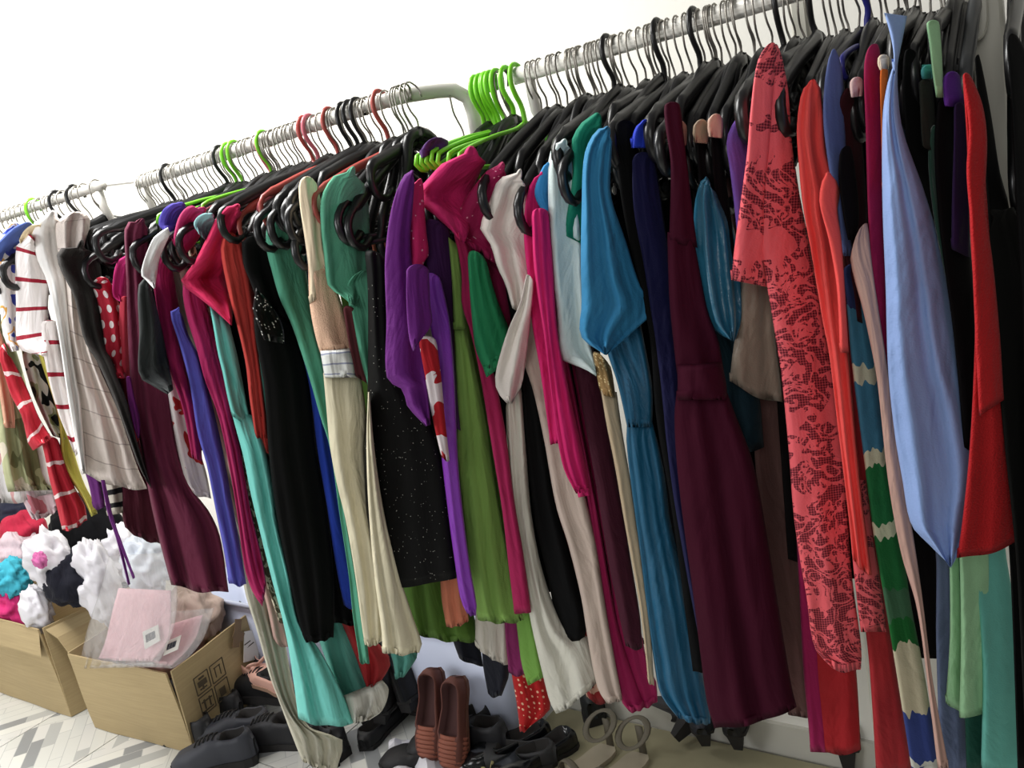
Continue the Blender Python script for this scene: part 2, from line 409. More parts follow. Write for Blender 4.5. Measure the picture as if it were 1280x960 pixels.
# ---------------------------------------------------------------- setting
def struct(name, geo, mat, parent=None):
    o = mesh(name, geo[0], geo[1], mat, parent, origin=(0,0,0) if parent is None else None, smooth=False)
    if parent is None: o['kind'] = 'structure'
    return o
WY = 1.785
fl = struct('floor', box_geo((-1.6, -.2, -.03), (6.8, 4.2, .04)), base('grout', (150, 148, 140), .8))
tilem = base('printed_tile', (200, 200, 192), .25)
nt = tilem.node_tree; b_ = nt.nodes['Principled BSDF']
tc = N(nt, 'ShaderNodeTexCoord')
def bars(rot, off):
    mp = N(nt, 'ShaderNodeMapping'); mp.inputs['Rotation'].default_value = (0,0,rot); mp.inputs['Location'].default_value = off
    nt.links.new(tc.outputs['Object'], mp.inputs[0])
    br = N(nt, 'ShaderNodeTexBrick', Scale=1.0); br.inputs['Brick Width'].default_value = .165; br.inputs['Row Height'].default_value = .043
    br.inputs['Mortar Size'].default_value = .0012; br.inputs['Color1'].default_value = (0,0,0,1); br.inputs['Color2'].default_value = (1,1,1,1); br.inputs['Mortar'].default_value = (.6,.6,.6,1)
    br.offset = .37
    nt.links.new(mp.outputs[0], br.inputs['Vector'])
    return ramp(nt, [(0, (206,206,200)), (.3, (214,213,206)), (.52, (176,177,174)), (.66, (208,207,202)), (.84, (140,142,143)), (.92, (203,203,197))], br.outputs['Color'])
ba = bars(math.radians(38), (0,0,0)); bb2 = bars(math.radians(-44), (.05,.02,0))
ck = N(nt, 'ShaderNodeTexVoronoi', Scale=3.6); nt.links.new(tc.outputs['Object'], ck.inputs['Vector'])
mx = N(nt, 'ShaderNodeMix'); mx.data_type = 'RGBA'
nt.links.new(math_(nt, 'GREATER_THAN', ck.outputs['Color'], .5), mx.inputs[0]); nt.links.new(ba, mx.inputs[6]); nt.links.new(bb2, mx.inputs[7])
nt.links.new(mx.outputs[2], b_.inputs['Base Color'])
TS = .4
tv, tf = box_geo((0,0,0), (TS-.004, TS-.004, .01)); tme = bpy.data.meshes.new('tile'); tme.from_pydata([tuple(v) for v in tv], [], tf); tme.materials.append(tilem)
for i in range(15):
    for j in range(7):
        o = bpy.data.objects.new('tile', tme); C.objects.link(o); o.parent = fl; o.location = (-4.55+i*TS, -.745+j*TS+.19, -.005)
        o.rotation_euler = (0, 0, math.pi/2*((i*7+j*3) % 4)); o['_o'] = (0,0,0)
struct('wall_back', box_geo((-1.6, WY+.05, 1.35), (6.8, .1, 2.74)), wallm)
struct('wall_left', box_geo((-4.65, .2, 1.35), (.1, 3.3, 2.74)), wallm)
struct('baseboard_back', box_geo((-1.6, WY-.006, .045), (6.2, .012, .09)), base('skirting_tile', (196, 194, 184), .5))

# rails and racks
def wall_arm(o, x, y, z, d=.085, r=.009, mat=None):
    p = catmull([Vector((x, y, z-.01)), Vector((x, y+.004, z-d+.02)), Vector((x, y+.03, z-d)), Vector((x, WY-.06, z-d)), Vector((x, WY-.006, z-d))], 24)
    mesh('wall_arm', *tube_geo(p, r, 10), mat or rail_m, o)
    mesh('wall_plate', *tube_geo([Vector((x, WY-.008, z-d)), Vector((x, WY, z-d))], .03, 16), mat or rail_m, o)
def rack(label, rail_path, arms, r=.0125):
    o = empty('clothes_rack', (arms[0][0], WY, arms[0][2]-.085)); tag(o, label, 'clothes rack')
    mesh('rail', *tube_geo(rail_path, r, 12), rail_m, o)
    for (x, y, z) in arms: wall_arm(o, x, y, z)
    return o
a, b = map(Vector, RAILS[1])
bend = [a+(a-b)*.0, b, at_y(500,121,1.165), at_y(530,116,1.2), at_y(556,113,1.235), at_y(573,114,1.25), at_y(584,121,1.257), at_y(590,135,1.262), at_y(595,160,1.265), at_y(601,200,1.27)]
e_ = bend[-1]
rack2 = rack('white tubular clothes rack with a rounded bent end, carrying the middle run of garments', catmull(bend, 40), [(e_.x, e_.y, e_.z+.01), (-1.78, 1.17, HC+.197)])
a, b = map(Vector, RAILS[2])
rack3 = rack('thin white clothes rack at the far end, holding pale striped garments', [a, b], [(b.x-.02, b.y, b.z), (a.x, a.y, a.z)], .010)
a, b = map(Vector, RAILS[0])
rack1 = empty('clothes_rack', (-.135, 1.25, 0)); tag(rack1, 'sturdy white clothes rack with flat upright and rounded bracket, nearest the camera', 'clothes rack')
mesh('rail', *tube_geo([a, b], .0135, 14), rail_m, rack1)
off_w = base('upright_enamel', (196, 194, 182), .45)
def plate(cx, y, z0, z1, wx, wy, bev=.004):
    bm_v = []; 
    pr = [(-wx/2+bev,-wy/2),(wx/2-bev,-wy/2),(wx/2,-wy/2+bev),(wx/2,wy/2-bev),(wx/2-bev,wy/2),(-wx/2+bev,wy/2),(-wx/2,wy/2-bev),(-wx/2,-wy/2+bev)]
    vs = [Vector((cx+p[0], y+p[1], z)) for z in (z0, z1) for p in pr]; n = 8
    return vs, [(i, (i+1) % n, n+(i+1) % n, n+i) for i in range(n)]+[tuple(range(n))[::-1], tuple(range(n, 2*n))]
mesh('upright', *plate(-.122, 1.285, 0.001, HC+.30, .036, .03), off_w, rack1, smooth=False)
# rounded bracket with a screw
ce = at_y(1216, 8, 1.262); vs = []; n = 28
for d in (0, .022):
    for i in range(n):
        an = 2*math.pi*i/n; rx, rz = .017, .042
        vs.append(Vector((ce.x+math.copysign(abs(math.cos(an))**.7, math.cos(an))*rx, ce.y-.006-d, ce.z+math.copysign(abs(math.sin(an))**.7, math.sin(an))*rz)))
mesh('bracket', vs, [(i, (i+1) % n, n+(i+1) % n, n+i) for i in range(n)]+[tuple(range(n, 2*n))], off_w, rack1, smooth=False)
sc = ce+Vector((0.004,-.030,-.022)); mesh('screw', *tube_geo([sc+Vector((0,.004,0)), sc+Vector((0,-.002,0))], .0045, 10), dark_steel, rack1)
# thinner rear uprights seen between the hangers
p = at_y(1005, 60, 1.42); mesh('upright', *plate(p.x, 1.42, .001, p.z+.30, .026, .02), off_w, rack1, smooth=False)
wall_arm(rack1, -.775, 1.25, HC+.196)
mesh('foot', *tube_geo([Vector((-.122,1.0,.02)), Vector((-.122,1.55,.02))], .016, 8), rail_m, rack1)
# thin line on the wall at the far left
wp = [at_y(118, 233, WY-.004), at_y(205, 222.5, WY-.004)]
tag(mesh('wire', *tube_geo([wp[0], wp[1]], .0022, 6), base('wall_wire', (170, 168, 165), .6)), 'thin straight wire running along the white wall above the pale garments', 'wire')

# ---------------------------------------------------------------- garments, right to left
G = garment
# far right
G('coat', 'black coat at the far right end, beyond the white upright', 'coat', cloth('black_wool', (17,17,18)), [('body', '1257,44 1262,100 1266,180 1270,260 1278,400 1290,960', '1272,40 1300,110 1335,260 1340,500 1350,960')], dy=-.03)
G('jacket', 'charcoal sleeveless jacket hanging just left of the black coat, over the upright', 'jacket', cloth('charcoal', (27,27,26)), [('body', '1232,268 1238,330 1243,420 1256,560 1270,700 1283,960', '1244,258 1262,252 1282,300 1295,450 1330,960')], S=(1264,225), dy=-.02)
G('dress', 'black dress hanging between the red cardigan and the white upright', 'dress', cloth('black_knit', (19,19,19)), [('body', '1218,72 1224,140 1230,200 1236,290 1250,560 1262,700 1272,960', '1224,66 1230,95 1240,150 1250,215 1262,262 1270,420 1290,960')], dy=.02, hk='grey', S=(1199,84))
redk = cloth('red_knit', (172,26,30), fineamt=.12)
G('cardigan', 'bright red knitted cardigan with a folded hanging sleeve, near the white upright', 'cardigan', redk, [
  ('body', '1203,96 1207,150 1210,215 1213,300 1218,380 1218,441 1212,560 1203,650 1196,698', '1212,92 1222,130 1230,200 1238,300 1250,400 1260,470 1267,518 1277,610 1279,673', {'k': .8, 'dy': -.04}),
  ('sleeve', '1202,92 1211,160 1208,213 1213,280 1216,347 1220,441 1224,520', '1212,90 1228,130 1234,175 1232,254 1242,335 1250,420 1255,500', {'dy': -.06, 'th': .014})], S=(1187,95))
mint = cloth('mint_chiffon', (158,205,158), .75)
G('dress', 'pale mint green long dress whose flared hem ends below the red cardigan', 'dress', mint, [
  ('strap', '1157,26 1162,60 1166,95 1170,122', '1174,24 1177,60 1179,100 1180,122', {'th': .008}),
  ('skirt', '1180,560 1184,650 1187,720 1187,800 1182,877', '1200,560 1205,650 1204,720 1204,820 1203,890', {'dy': .075}),
  ('skirt_panel', '1190,560 1197,650 1200,720 1201,810 1199,895 1199,896', '1225,560 1232,640 1237,720 1242,830 1251,885 1232,903', {'dy': .06})], S=(1158,26), dy=-.01)
G('dress', 'aqua green long dress at the bottom right, behind the mint hem', 'dress', cloth('aqua', (105,182,168), .7), [('body', '1212,690 1222,760 1228,840 1226,960', '1256,680 1268,760 1276,860 1284,970')], auto=True, dy=.04)
G('dress', 'deep bottle green long dress just below the mint hem', 'dress', cloth('bottle', (25,75,62), .8), [('body', '1196,700 1200,800 1206,900 1208,965', '1226,700 1236,800 1240,900 1243,965')], auto=True, dy=.045)
G('dress', 'slate blue long dress left of the mint hem at the bottom right', 'dress', cloth('slate', (98,110,140), .8), [('body', '1164,640 1170,700 1170,790 1172,870 1175,965', '1186,640 1192,720 1198,800 1205,880 1212,965')], auto=True, dy=.05)
G('shirt', 'violet strap top draped over a black hanger shoulder, left of the red cardigan', 'top', cloth('violet', (92,44,140), .7), [
  ('strap', '1180,90 1178,108 1180,130 1181,133', '1199,88 1202,110 1205,130 1206,134', {'th': .010}),
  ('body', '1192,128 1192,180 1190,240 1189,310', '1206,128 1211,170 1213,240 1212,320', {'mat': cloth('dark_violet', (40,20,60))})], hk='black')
G('dress', 'black dress behind the violet strap top at the right', 'dress', cloth('black_crepe', (15,14,17)), [('body', '1172,118 1168,180 1172,260 1180,330 1192,420 1205,560', '1196,120 1204,160 1208,230 1214,320 1225,430 1230,560')], dy=.0)
G('dress', 'dark green velvet dress right of the light blue dress', 'dress', cloth('green_velvet', (36,68,56), .7, sheen=.4), [('body', '1165,150 1160,190 1163,240 1172,300 1185,360 1197,430 1210,560', '1182,170 1190,240 1200,300 1212,380 1222,440 1225,560', {'folds': 3})], dy=.01)
G('top', 'small turquoise strap top right of the light blue dress', 'top', cloth('turq', (70,150,150), .6), [('strap', '1152,82 1151,92 1153,99', '1166,80 1168,90 1166,98', {'th': .008}), ('body', '1148,99 1150,140 1152,180', '1165,99 1169,140 1172,190', {'mat': cloth('olive_black', (40,44,38))})])
G('jacket', 'black jacket hanging behind the light blue dress', 'jacket', cloth('black_a', (20,20,21)), [('body', '1130,60 1128,120 1136,200 1150,280 1175,350 1195,460', '1146,62 1155,130 1168,220 1185,300 1200,380 1215,470')], dy=.03)
lb = cloth('light_blue', (140,166,216), .8)
G('dress', 'light blue dress with wide folded skirt ending in a point', 'dress', lb, [
  ('collar', '1105,16 1112,40 1117,68 1116,92', '1134,20 1129,45 1123,75 1121,92', {'th': .010}),
  ('skirt', '1117,80 1108,110 1103,150 1103,254 1107,360 1110,460 1118,540 1128,600 1139,656 1160,680 1186,706', '1122,80 1122,105 1128,160 1155,238 1176,310 1189,379 1208,460 1221,487 1234,530 1241,574 1237,612 1222,650 1190,708', {'k': .7, 'folds': 2.3, 'amp': .009, 'th': .03, 'point': True})], S=(1105,40), dy=-.03)
G('top', 'orange top with a cream strap, left of the light blue dress', 'top', cloth('orange', (205,98,30), .8), [('strap', '1098,68 1097,80 1100,88', '1111,68 1112,78 1111,86', {'th': .007, 'mat': cloth('cream_strap', (225,205,180))}), ('body', '1100,86 1100,110 1101,150 1103,240', '1111,86 1109,110 1106,150 1110,240', {'th': .006})], dy=-.012, hk='grey')
G('dress', 'crimson long dress squeezed left of the light blue dress', 'dress', cloth('crimson', (150,22,70), .75), [('body', '1084,58 1080,85 1082,160 1084,240 1088,320 1100,440 1112,520 1130,640', '1099,52 1101,80 1105,160 1107,300 1114,440 1124,540 1140,640')], dy=-.004)
beige = cloth('dusty_beige', (186,150,138), .85)
G('dress', 'dusty beige long dress with pale pink strap over a black hanger shoulder', 'dress', beige, [
  ('strap', '1063,97 1062,108 1064,122', '1078,95 1079,108 1078,120', {'th': .009, 'mat': cloth('pale_pink', (228,196,190))}),
  ('body', '1060,316 1068,350 1078,385 1090,440 1097,480 1110,600 1126,690 1146,760 1160,860 1172,960', '1084,266 1090,330 1098,385 1108,450 1121,540 1137,640 1152,740 1166,850 1186,960', {'k': .6, 'dy': -.02})], S=(1063,97))
ik = cloth('ikat', (30,60,110), .75, 'bands', cols=[(0,(38,50,92)),(.14,(62,122,150)),(.245,(200,205,180)),(.275,(62,122,152)),(.40,(205,208,180)),(.428,(30,110,62)),(.535,(200,205,175)),(.56,(25,100,50)),(.66,(60,100,72)),(.715,(20,95,40)),(.765,(196,188,160)),(.885,(50,66,128)),(.975,(205,205,195)),(.99,(50,60,120))])
G('dress', 'long ikat dress banded in blue, white and green', 'dress', ik, [('body', '1052,330 1058,380 1064,450 1078,560 1092,670 1108,765 1122,850 1140,965', '1084,328 1090,400 1098,480 1110,570 1124,650 1138,750 1157,850 1175,965', {'folds': 1.2})], auto=False, S=(1052,110), dy=.012)
G('jacket', 'dark maroon jacket behind the pink strap, with a black lining', 'jacket', cloth('dark_maroon', (52,12,20)), [('body', '1052,112 1044,150 1040,210 1046,270 1056,318 1066,400', '1066,108 1076,160 1084,250 1084,290 1082,330 1088,400'), ('lining', '1050,185 1048,220 1054,270 1060,300', '1064,180 1070,220 1074,270 1070,300', {'dy': -.035, 'mat': cloth('lining', (14,10,12)), 'th': .006})], dy=.02)
G('shirt', 'slate blue shirt on a dark blue plastic hanger, right of the coral blouse', 'shirt', cloth('slate_blue', (84,98,146), .8), [('body', '1038,62 1031,100 1029,150 1036,210 1045,260 1054,320', '1046,60 1053,90 1056,140 1058,200 1060,260 1066,320')], hk='blue', dy=.0)
coral = cloth('coral', (240,86,82), .8)
G('blouse', 'coral long-sleeved blouse with crumpled shoulder, right of the lace dress', 'blouse', coral, [
  ('body', '1009,100 1001,120 996,160 998,200 1003,254 1014,316 1028,400 1036,441 1048,540 1060,640 1066,700', '1023,98 1029,130 1034,190 1045,225 1049,241 1046,262 1052,300 1056,360 1061,441 1075,600 1090,720', {'amp': .014, 'folds': 2.2}),
  ('sleeve', '1030,215 1024,250 1036,300 1046,360 1050,441', '1040,215 1050,238 1047,262 1052,300 1056,360 1061,441', {'dy': -.025, 'th': .010})], dy=-.006)
G('dress', 'brick red long dress reaching below the frame, right of the lace dress', 'dress', cloth('brick', (172,44,50), .8), [('body', '1062,560 1068,640 1076,740 1085,815 1090,880 1095,965', '1084,560 1096,660 1108,760 1122,850 1140,965', {'folds': 3})], auto=True, dy=.02)
lace = cloth('coral_lace', (244,104,112), .7, 'lace', (104,26,42))
G('dress', 'coral pink lace dress with flower pattern and a short lace sleeve', 'dress', lace, [
  ('body', '966,55 958,100 952,180 950,240 949,300 957,347 970,425 977,471 986,565 992,643 1000,700 1008,745 1018,810 1040,836', '974,55 985,110 990,179 999,240 1008,285 1022,360 1034,420 1049,502 1057,580 1061,660 1065,720 1077,812 1076,837', {'k': .8}),
  ('sleeve', '958,54 946,80 938,140 934,190 926,250 918,310 914,350', '972,52 968,100 962,180 956,250 958,300 960,359', {'dy': -.03, 'th': .012}),
  ('hem_panel', '1058,600 1064,680 1070,740 1076,790', '1082,600 1092,680 1102,740 1108,790', {'dy': .03})], S=(958,54), dy=-.012)
G('skirt', 'two-tone long skirt, magenta on the left and red on the right, below the lace dress', 'skirt', cloth('red_skirt', (165,32,38), .8), [
  ('body', '1003,700 1010,780 1018,840 1026,940', '1058,700 1066,790 1072,860 1076,938', {'folds': 1}),
  ('side_panel', '984,470 990,580 997,700 1004,840 1010,900 1013,940', '1000,470 1008,600 1018,740 1026,840 1034,941', {'mat': cloth('magenta_panel', (150,26,80)), 'dy': -.008, 'folds': 1})], S=(960,150), dy=.045, k=.6)
G('dress', 'dark brown long dress behind the satin taupe blouse', 'dress', cloth('cocoa', (98,70,66), .8), [('body', '938,480 944,580 955,700 968,800 985,892', '985,480 994,600 1002,720 1008,820 1012,896')], auto=True, dy=.10)
G('blouse', 'taupe satin blouse with slanted hem, seen below the lace sleeve', 'blouse', cloth('taupe_satin', (166,150,134), .38, spec=.5), [('body', '938,150 932,250 927,357 922,402 916,440 912,477 946,494 972,506', '960,150 962,250 966,357 970,427 976,470 980,504')], dy=.055, S=(940,150))
G('shirt', 'lilac purple shirt shoulder just left of the lace dress', 'shirt', cloth('lilac', (110,76,158), .8), [('body', '928,138 914,158 908,178 912,210 918,260 925,330', '938,136 942,170 940,210 938,260 940,330')], dy=.01)
tsat = cloth('teal_satin', (40,108,138), .33, spec=.6)
G('blouse', 'crumpled teal satin blouse right of the burgundy velvet dress', 'blouse', tsat, [
  ('sleeve', '880,215 870,245 867,275 868,320 874,365 886,405 900,418 913,425', '890,230 902,255 916,280 922,310 926,345 928,380 926,405 918,427', {'amp': .02, 'folds': 2.6, 'th': .03}),
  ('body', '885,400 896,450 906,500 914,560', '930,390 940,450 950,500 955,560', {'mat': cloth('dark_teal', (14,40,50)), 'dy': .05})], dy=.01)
for i, (x, y, c, nm, st, bx) in enumerate([(845,152,(176,128,118),'rose pink','rose',0),(872,150,(160,140,118),'taupe satin','taupe',1),(890,143,(205,170,150),'pale peach','peach',2)]):
    G('camisole', f'{nm} strap top over a black hanger end beside the burgundy dress', 'top', cloth('strap_'+st, c, .5), [
      ('strap', f'{x-3},{y} {x-6},{y+12} {x-5},{y+28}', f'{x+12},{y-2} {x+14},{y+12} {x+13},{y+30}', {'th': .009}),
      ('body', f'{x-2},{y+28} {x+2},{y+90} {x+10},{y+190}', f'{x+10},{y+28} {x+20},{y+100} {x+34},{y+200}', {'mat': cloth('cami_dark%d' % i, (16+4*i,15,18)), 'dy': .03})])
vel = cloth('burgundy_velvet', (58,10,30), .8, sheen=.0, spec=.1, bump=.25)
G('dress', 'burgundy velvet dress with a seamed waist and wide skirt', 'dress', vel, [
  ('strap', '829,128 832,160 838,200 838,250 836,302', '850,126 856,180 862,230 868,280 872,310', {'th': .008}),
  ('bodice', '834,290 835,330 837,380 842,430 846,466', '866,290 876,345 885,390 898,425 905,465'),
  ('waistband', '846,455 847,480 846,500', '902,452 908,480 909,500', {'th': .034}),
  ('skirt', '846,488 843,520 846,580 855,660 866,740 877,830 884,880 893,911', '908,488 920,520 942,580 958,665 972,752 983,820 990,860 996,884', {'folds': 2})], S=(829,128), k=.45, dy=-.03)
G('dress', 'navy dress with a royal blue shoulder, left of the burgundy dress', 'dress', cloth('navy', (22,22,66), .7), [
  ('shoulder', '800,150 792,165 789,185', '813,148 818,165 818,185', {'mat': cloth('royal', (36,60,190), .7), 'th': .012}),
  ('body', '790,190 792,260 806,340 818,420 826,480 838,600 855,700 872,790', '818,190 828,260 840,340 850,440 856,520 862,620 872,720 885,800')])
G('jacket', 'black jacket with a metal button, right of the teal blue blouse', 'jacket', cloth('black_b', (18,18,20)), [
  ('body', '768,150 770,200 780,270 795,340 812,420 820,520 840,640 866,840', '795,150 800,220 806,280 822,350 838,420 850,520 862,640 892,835'),
  ('button', '764,234 764,240 768,244', '770,233 771,238 770,243', {'mat': steel, 'dy': -.03, 'th': .004, 'amp': 0, 'rows': 6})])
tb = cloth('steel_blue', (48,124,168), .7)
tb2 = cloth('petrol', (24,92,126), .5, spec=.4)
G('dress', 'teal blue dress with wide pointed sleeve and gathered satin waist', 'dress', tb2, [
  ('sleeve', '757,153 740,170 730,196 727,260 726,330 727,380 726,420 755,443', '766,165 764,200 764,245 782,300 800,355 819,386 800,407 758,444', {'mat': tb, 'dy': -.06, 'folds': 2.2, 'amp': .01}),
  ('bodice', '752,420 762,450 772,480 780,515 784,534', '800,400 808,440 815,480 816,510 815,534', {'amp': .012, 'folds': 5}),
  ('skirt', '784,526 783,550 788,600 800,690 808,760 818,830 826,868 848,897 870,910', '815,526 824,560 832,600 838,650 852,710 866,780 878,840 888,890 888,905', {'folds': 3.5, 'amp': .010})], S=(757,153), k=.8)
G('blouse', 'emerald green blouse with a short pointed sleeve, left of the teal blue dress', 'blouse', cloth('emerald', (18,122,96), .75), [('sleeve', '744,135 728,152 715,174 716,210 712,250 703,291 716,298 727,303', '756,150 756,200 756,240 752,280 748,310 740,306')], dy=.01)
G('top', 'beige lined top caught on a black hanger loop, left of the emerald blouse', 'top', cloth('beige_lining', (188,178,150), .8), [('shoulder', '709,192 700,200 699,212', '716,188 718,205 718,220', {'th': .007}), ('body', '702,260 704,330 712,400', '722,230 728,320 730,400')], dy=.02)
G('blouse', 'icy white satin blouse with a wide sleeve, left of the teal blue dress', 'blouse', cloth('icy', (206,222,220), .5, spec=.4), [('sleeve', '702,171 692,181 686,198 685,230 686,280 690,340 696,400 700,447 722,458 745,468', '712,176 718,215 722,250 727,300 730,360 734,410 746,466', {'k': .6, 'amp': .008, 'folds': 1.3})])
G('blouse', 'sky blue blouse shoulder left of the icy white blouse', 'blouse', cloth('sky', (58,138,196), .8), [('sleeve', '683,201 674,218 668,243 676,262 684,282', '690,205 692,230 694,260 692,290')])
G('dress', 'plain black dress between the pink blouse and the beige satin dress', 'dress', cloth('blackish', (24,13,16), .9), [('body', '696,430 712,500 725,560 738,640 748,700 760,770', '745,455 756,510 770,600 782,680 798,790 806,806', {'folds': 3})], dy=.07, auto=True)
hp = cloth('hot_pink', (208,34,108), .75)
G('blouse', 'hot pink blouse with a long cuffed sleeve', 'blouse', hp, [
  ('body', '675,213 662,232 656,262 655,300 660,350 665,405 675,462 684,525 688,556', '682,212 686,240 689,290 694,350 698,405 706,450 708,480 706,548'),
  ('sleeve', '664,260 668,340 680,420 690,500 697,550 705,587 720,617', '686,260 692,330 697,412 711,487 722,537 732,580 738,615', {'dy': -.022, 'th': .015, 'folds': 2.6, 'amp': .008}),
  ('cuff', '721,614 723,622', '737,610 738,619', {'dy': -.026, 'th': .014, 'rows': 8, 'amp': .002})], S=(675,213))
G('trousers', 'magenta trousers hanging below the hot pink blouse sleeve', 'trousers', cloth('magenta_silk', (158,28,84), .7), [
  ('leg', '733,620 741,670 748,710 757,770 768,840 778,880 786,890', '744,620 754,680 764,740 774,790 790,840 806,884 800,888', {'folds': 2}),
  ('leg', '762,720 770,780 782,830 792,870 800,886', '790,720 800,780 810,830 820,850 822,876', {'dy': .02, 'folds': 2})], dy=.025, auto=True)
G('skirt', 'dark wine skirt between the magenta trousers and the beige satin dress', 'skirt', cloth('dark_wine', (70,24,42), .8), [('body', '744,600 752,650 762,710 772,760 782,808', '770,590 782,660 792,720 800,770 803,810')], auto=True, dy=.015)
G('dress', 'beige satin dress with gold beaded waist, left edge of the teal blue dress', 'dress', cloth('champagne', (196,176,146), .55), [
  ('waist', '739,434 744,458 748,480 752,494', '762,452 766,470 768,484 770,497', {'mat': cloth('gold_bead', (150,120,76), .5, 'beads', (220,200,150), scale=240, size=.35, rare=.3), 'amp': .012}),
  ('skirt', '751,488 758,530 768,580 780,650 791,710 800,760 806,810 810,852', '771,490 778,540 788,600 798,670 808,740 814,800 818,856', {'folds': 1.2})], S=(712,215), dy=-.004)
cream = cloth('cream_crepe', (218,210,202), .8)
G('blouse', 'cream white blouse with an open armhole and ruffled sleeve, right of the magenta tops', 'blouse', cream, [
  ('shoulder', '648,207 636,216 622,226 614,246 600,286 612,303 622,335 632,356 640,385', '655,216 662,240 668,280 672,320 672,360 666,380 662,400', {'k': .7, 'folds': 1.5}),
  ('ruffled_sleeve', '658,340 650,378 637,407 626,440 619,470 620,485 626,496 633,504', '668,350 664,390 660,430 656,460 652,482 646,494 640,505', {'dy': -.02, 'amp': .012})], S=(648,207), dy=-.01)
G('dress', 'long cream white dress with a broad rounded hem above the shoes', 'dress', cloth('off_white', (206,204,192), .85), [
  ('skirt', '632,498 634,560 638,620 650,700 664,780 680,850 688,880 695,893', '652,480 658,560 664,640 680,720 706,780 738,800 748,850 716,890', {'folds': 1.6, 'amp': .008})], S=(625,225), dy=.03, k=.7)
G('dress', 'pinkish cream long dress with a narrow slanting skirt, left of the hot pink blouse', 'dress', cloth('blush', (196,178,166), .8), [
  ('body', '640,290 646,360 652,442 666,487 680,550 695,632 710,680 726,745 735,800 747,860 758,878', '672,280 682,350 690,440 704,510 716,560 732,622 745,680 754,740 764,800 778,874', {'folds': 1.4})], S=(650,215), dy=.028, k=.7)
G('trousers', 'black trouser leg hanging in front of the long cream dress', 'trousers', cloth('black_c', (20,20,21), .9), [('leg', '650,455 655,540 662,600 670,660 684,720 694,770 700,804', '666,470 682,560 694,630 712,690 724,735 735,770 730,800', {'k': .5})], auto=True, S=(640,230), dy=.012)
mag = cloth('magenta', (198,38,104), .8)
mbead = cloth('magenta_beaded', (160,30,84), .6, 'beads', (235,170,190), scale=130, size=.22, rare=.55)
G('dress', 'magenta dress with a beaded shoulder, left of the cream white blouse', 'dress', mbead, [
  ('shoulder', '625,199 610,212 596,228 582,247 572,268 565,290 580,300 590,312', '634,206 636,225 640,250 636,280 632,310 620,330', {'k': .8}),
  ('body', '580,300 590,325 605,345 613,380 622,405 632,425', '612,300 622,320 632,350 638,390 640,420 642,430', {'dy': .02, 'mat': cloth('magenta_dull', (140,28,74))})], dy=.0)
G('blouse', 'plain bright magenta blouse with a broad sloping shoulder', 'blouse', mag, [
  ('shoulder', '579,181 568,190 552,205 538,220 519,246 540,267 562,286 574,300', '600,184 614,192 604,208 596,226 590,240 588,262 586,290 580,305', {'k': .9, 'folds': 1}),
  ('body', '565,286 572,312 577,345 577,380 588,415 600,470 615,560 628,640 636,710 643,766', '588,290 592,330 596,370 604,420 618,470 632,540 642,620 654,690 664,764', {'mat': cloth('raspberry', (164,34,84)), 'dy': .02})], S=(519,240))
G('blouse', 'green blouse with a puffed cuffed sleeve between two magenta garments', 'blouse', cloth('leaf_green', (34,128,82), .7), [
  ('sleeve', '584,310 586,350 590,400 594,435 603,458 606,464', '606,318 620,370 634,405 641,425 643,438 640,444', {'dy': -.03, 'amp': .012, 'folds': 3}),
  ('cuff', '603,458 608,472', '641,436 642,447', {'dy': -.03, 'rows': 8, 'amp': .003, 'th': .012})], S=(560,235), dy=.01)
G('dress', 'olive green long dress with pleats from the waist', 'dress', cloth('olive', (124,160,80), .8), [
  ('bodice', '560,296 564,340 566,380 567,412', '577,310 578,345 580,380 582,412'),
  ('skirt', '567,410 569,462 570,562 577,632 584,690 590,735 597,774 616,781 634,786', '583,410 594,460 606,520 618,600 628,660 638,710 646,750 655,776 650,783', {'folds': 2.8})], S=(550,235), dy=.005)
G('trousers', 'light green trouser leg below the olive green dress', 'trousers', cloth('lime_green', (118,165,76), .8), [('leg', '644,770 648,800 652,830 660,857', '666,760 674,800 680,830 681,846')], auto=True, dy=.045, S=(600,240))
G('tunic', 'pink floral beaded tunic sleeve with a narrow cuff, under the lime hooks', 'tunic', cloth('pink_floral', (206,40,104), .7, 'dots', (240,180,200), scale=110, size=.2, rnd=.9), [('sleeve', '521,224 514,232 511,245 512,290 511,320 509,338 520,344', '529,222 530,250 533,290 536,318 530,328 524,346', {'th': .016})], dy=-.045)
G('tunic', 'white and red floral tunic behind the pink floral sleeve', 'tunic', cloth('white_floral', (226,214,216), .8, 'blotch', (176,30,40), scale=15, thr=.53), [
  ('shoulder', '508,242 501,255 502,285 507,310', '518,240 520,270 518,305', {}),
  ('body', '522,420 532,475 540,520 552,572', '545,420 552,475 556,520 562,575', {'dy': -.05})], dy=-.02)
pur = cloth('purple', (96,28,112), .8)
G('blouse', 'purple blouse with a wide pointed sleeve, left of the pink floral sleeve', 'blouse', pur, [
  ('sleeve', '514,210 503,222 492,250 485,285 481,330 483,400 484,474 504,488 508,506 532,533', '519,216 516,260 513,300 518,350 528,400 534,440 537,490 538,531', {'k': .8, 'folds': 1.6}),
  ('second_sleeve', '508,330 508,380 511,420 516,440', '536,330 538,380 540,405 524,428', {'dy': -.02})], S=(514,212), dy=-.085)
G('dress', 'deep purple dress behind the magenta blouse shoulder', 'dress', cloth('aubergine', (58,22,72), .8), [('body', '528,270 532,330 540,400 552,450 560,520', '562,280 566,340 567,420 572,500 576,540')], S=(520,205), dy=-.01, hk='green')
G('scarf', 'dark purple garment laid over a lime green hanger arm near the bent rack end', 'top', cloth('plum', (72,40,96), .8), [('body', '524,180 524,190 526,198', '556,166 560,176 560,184', {'th': .012})], dy=.03, hang=False)
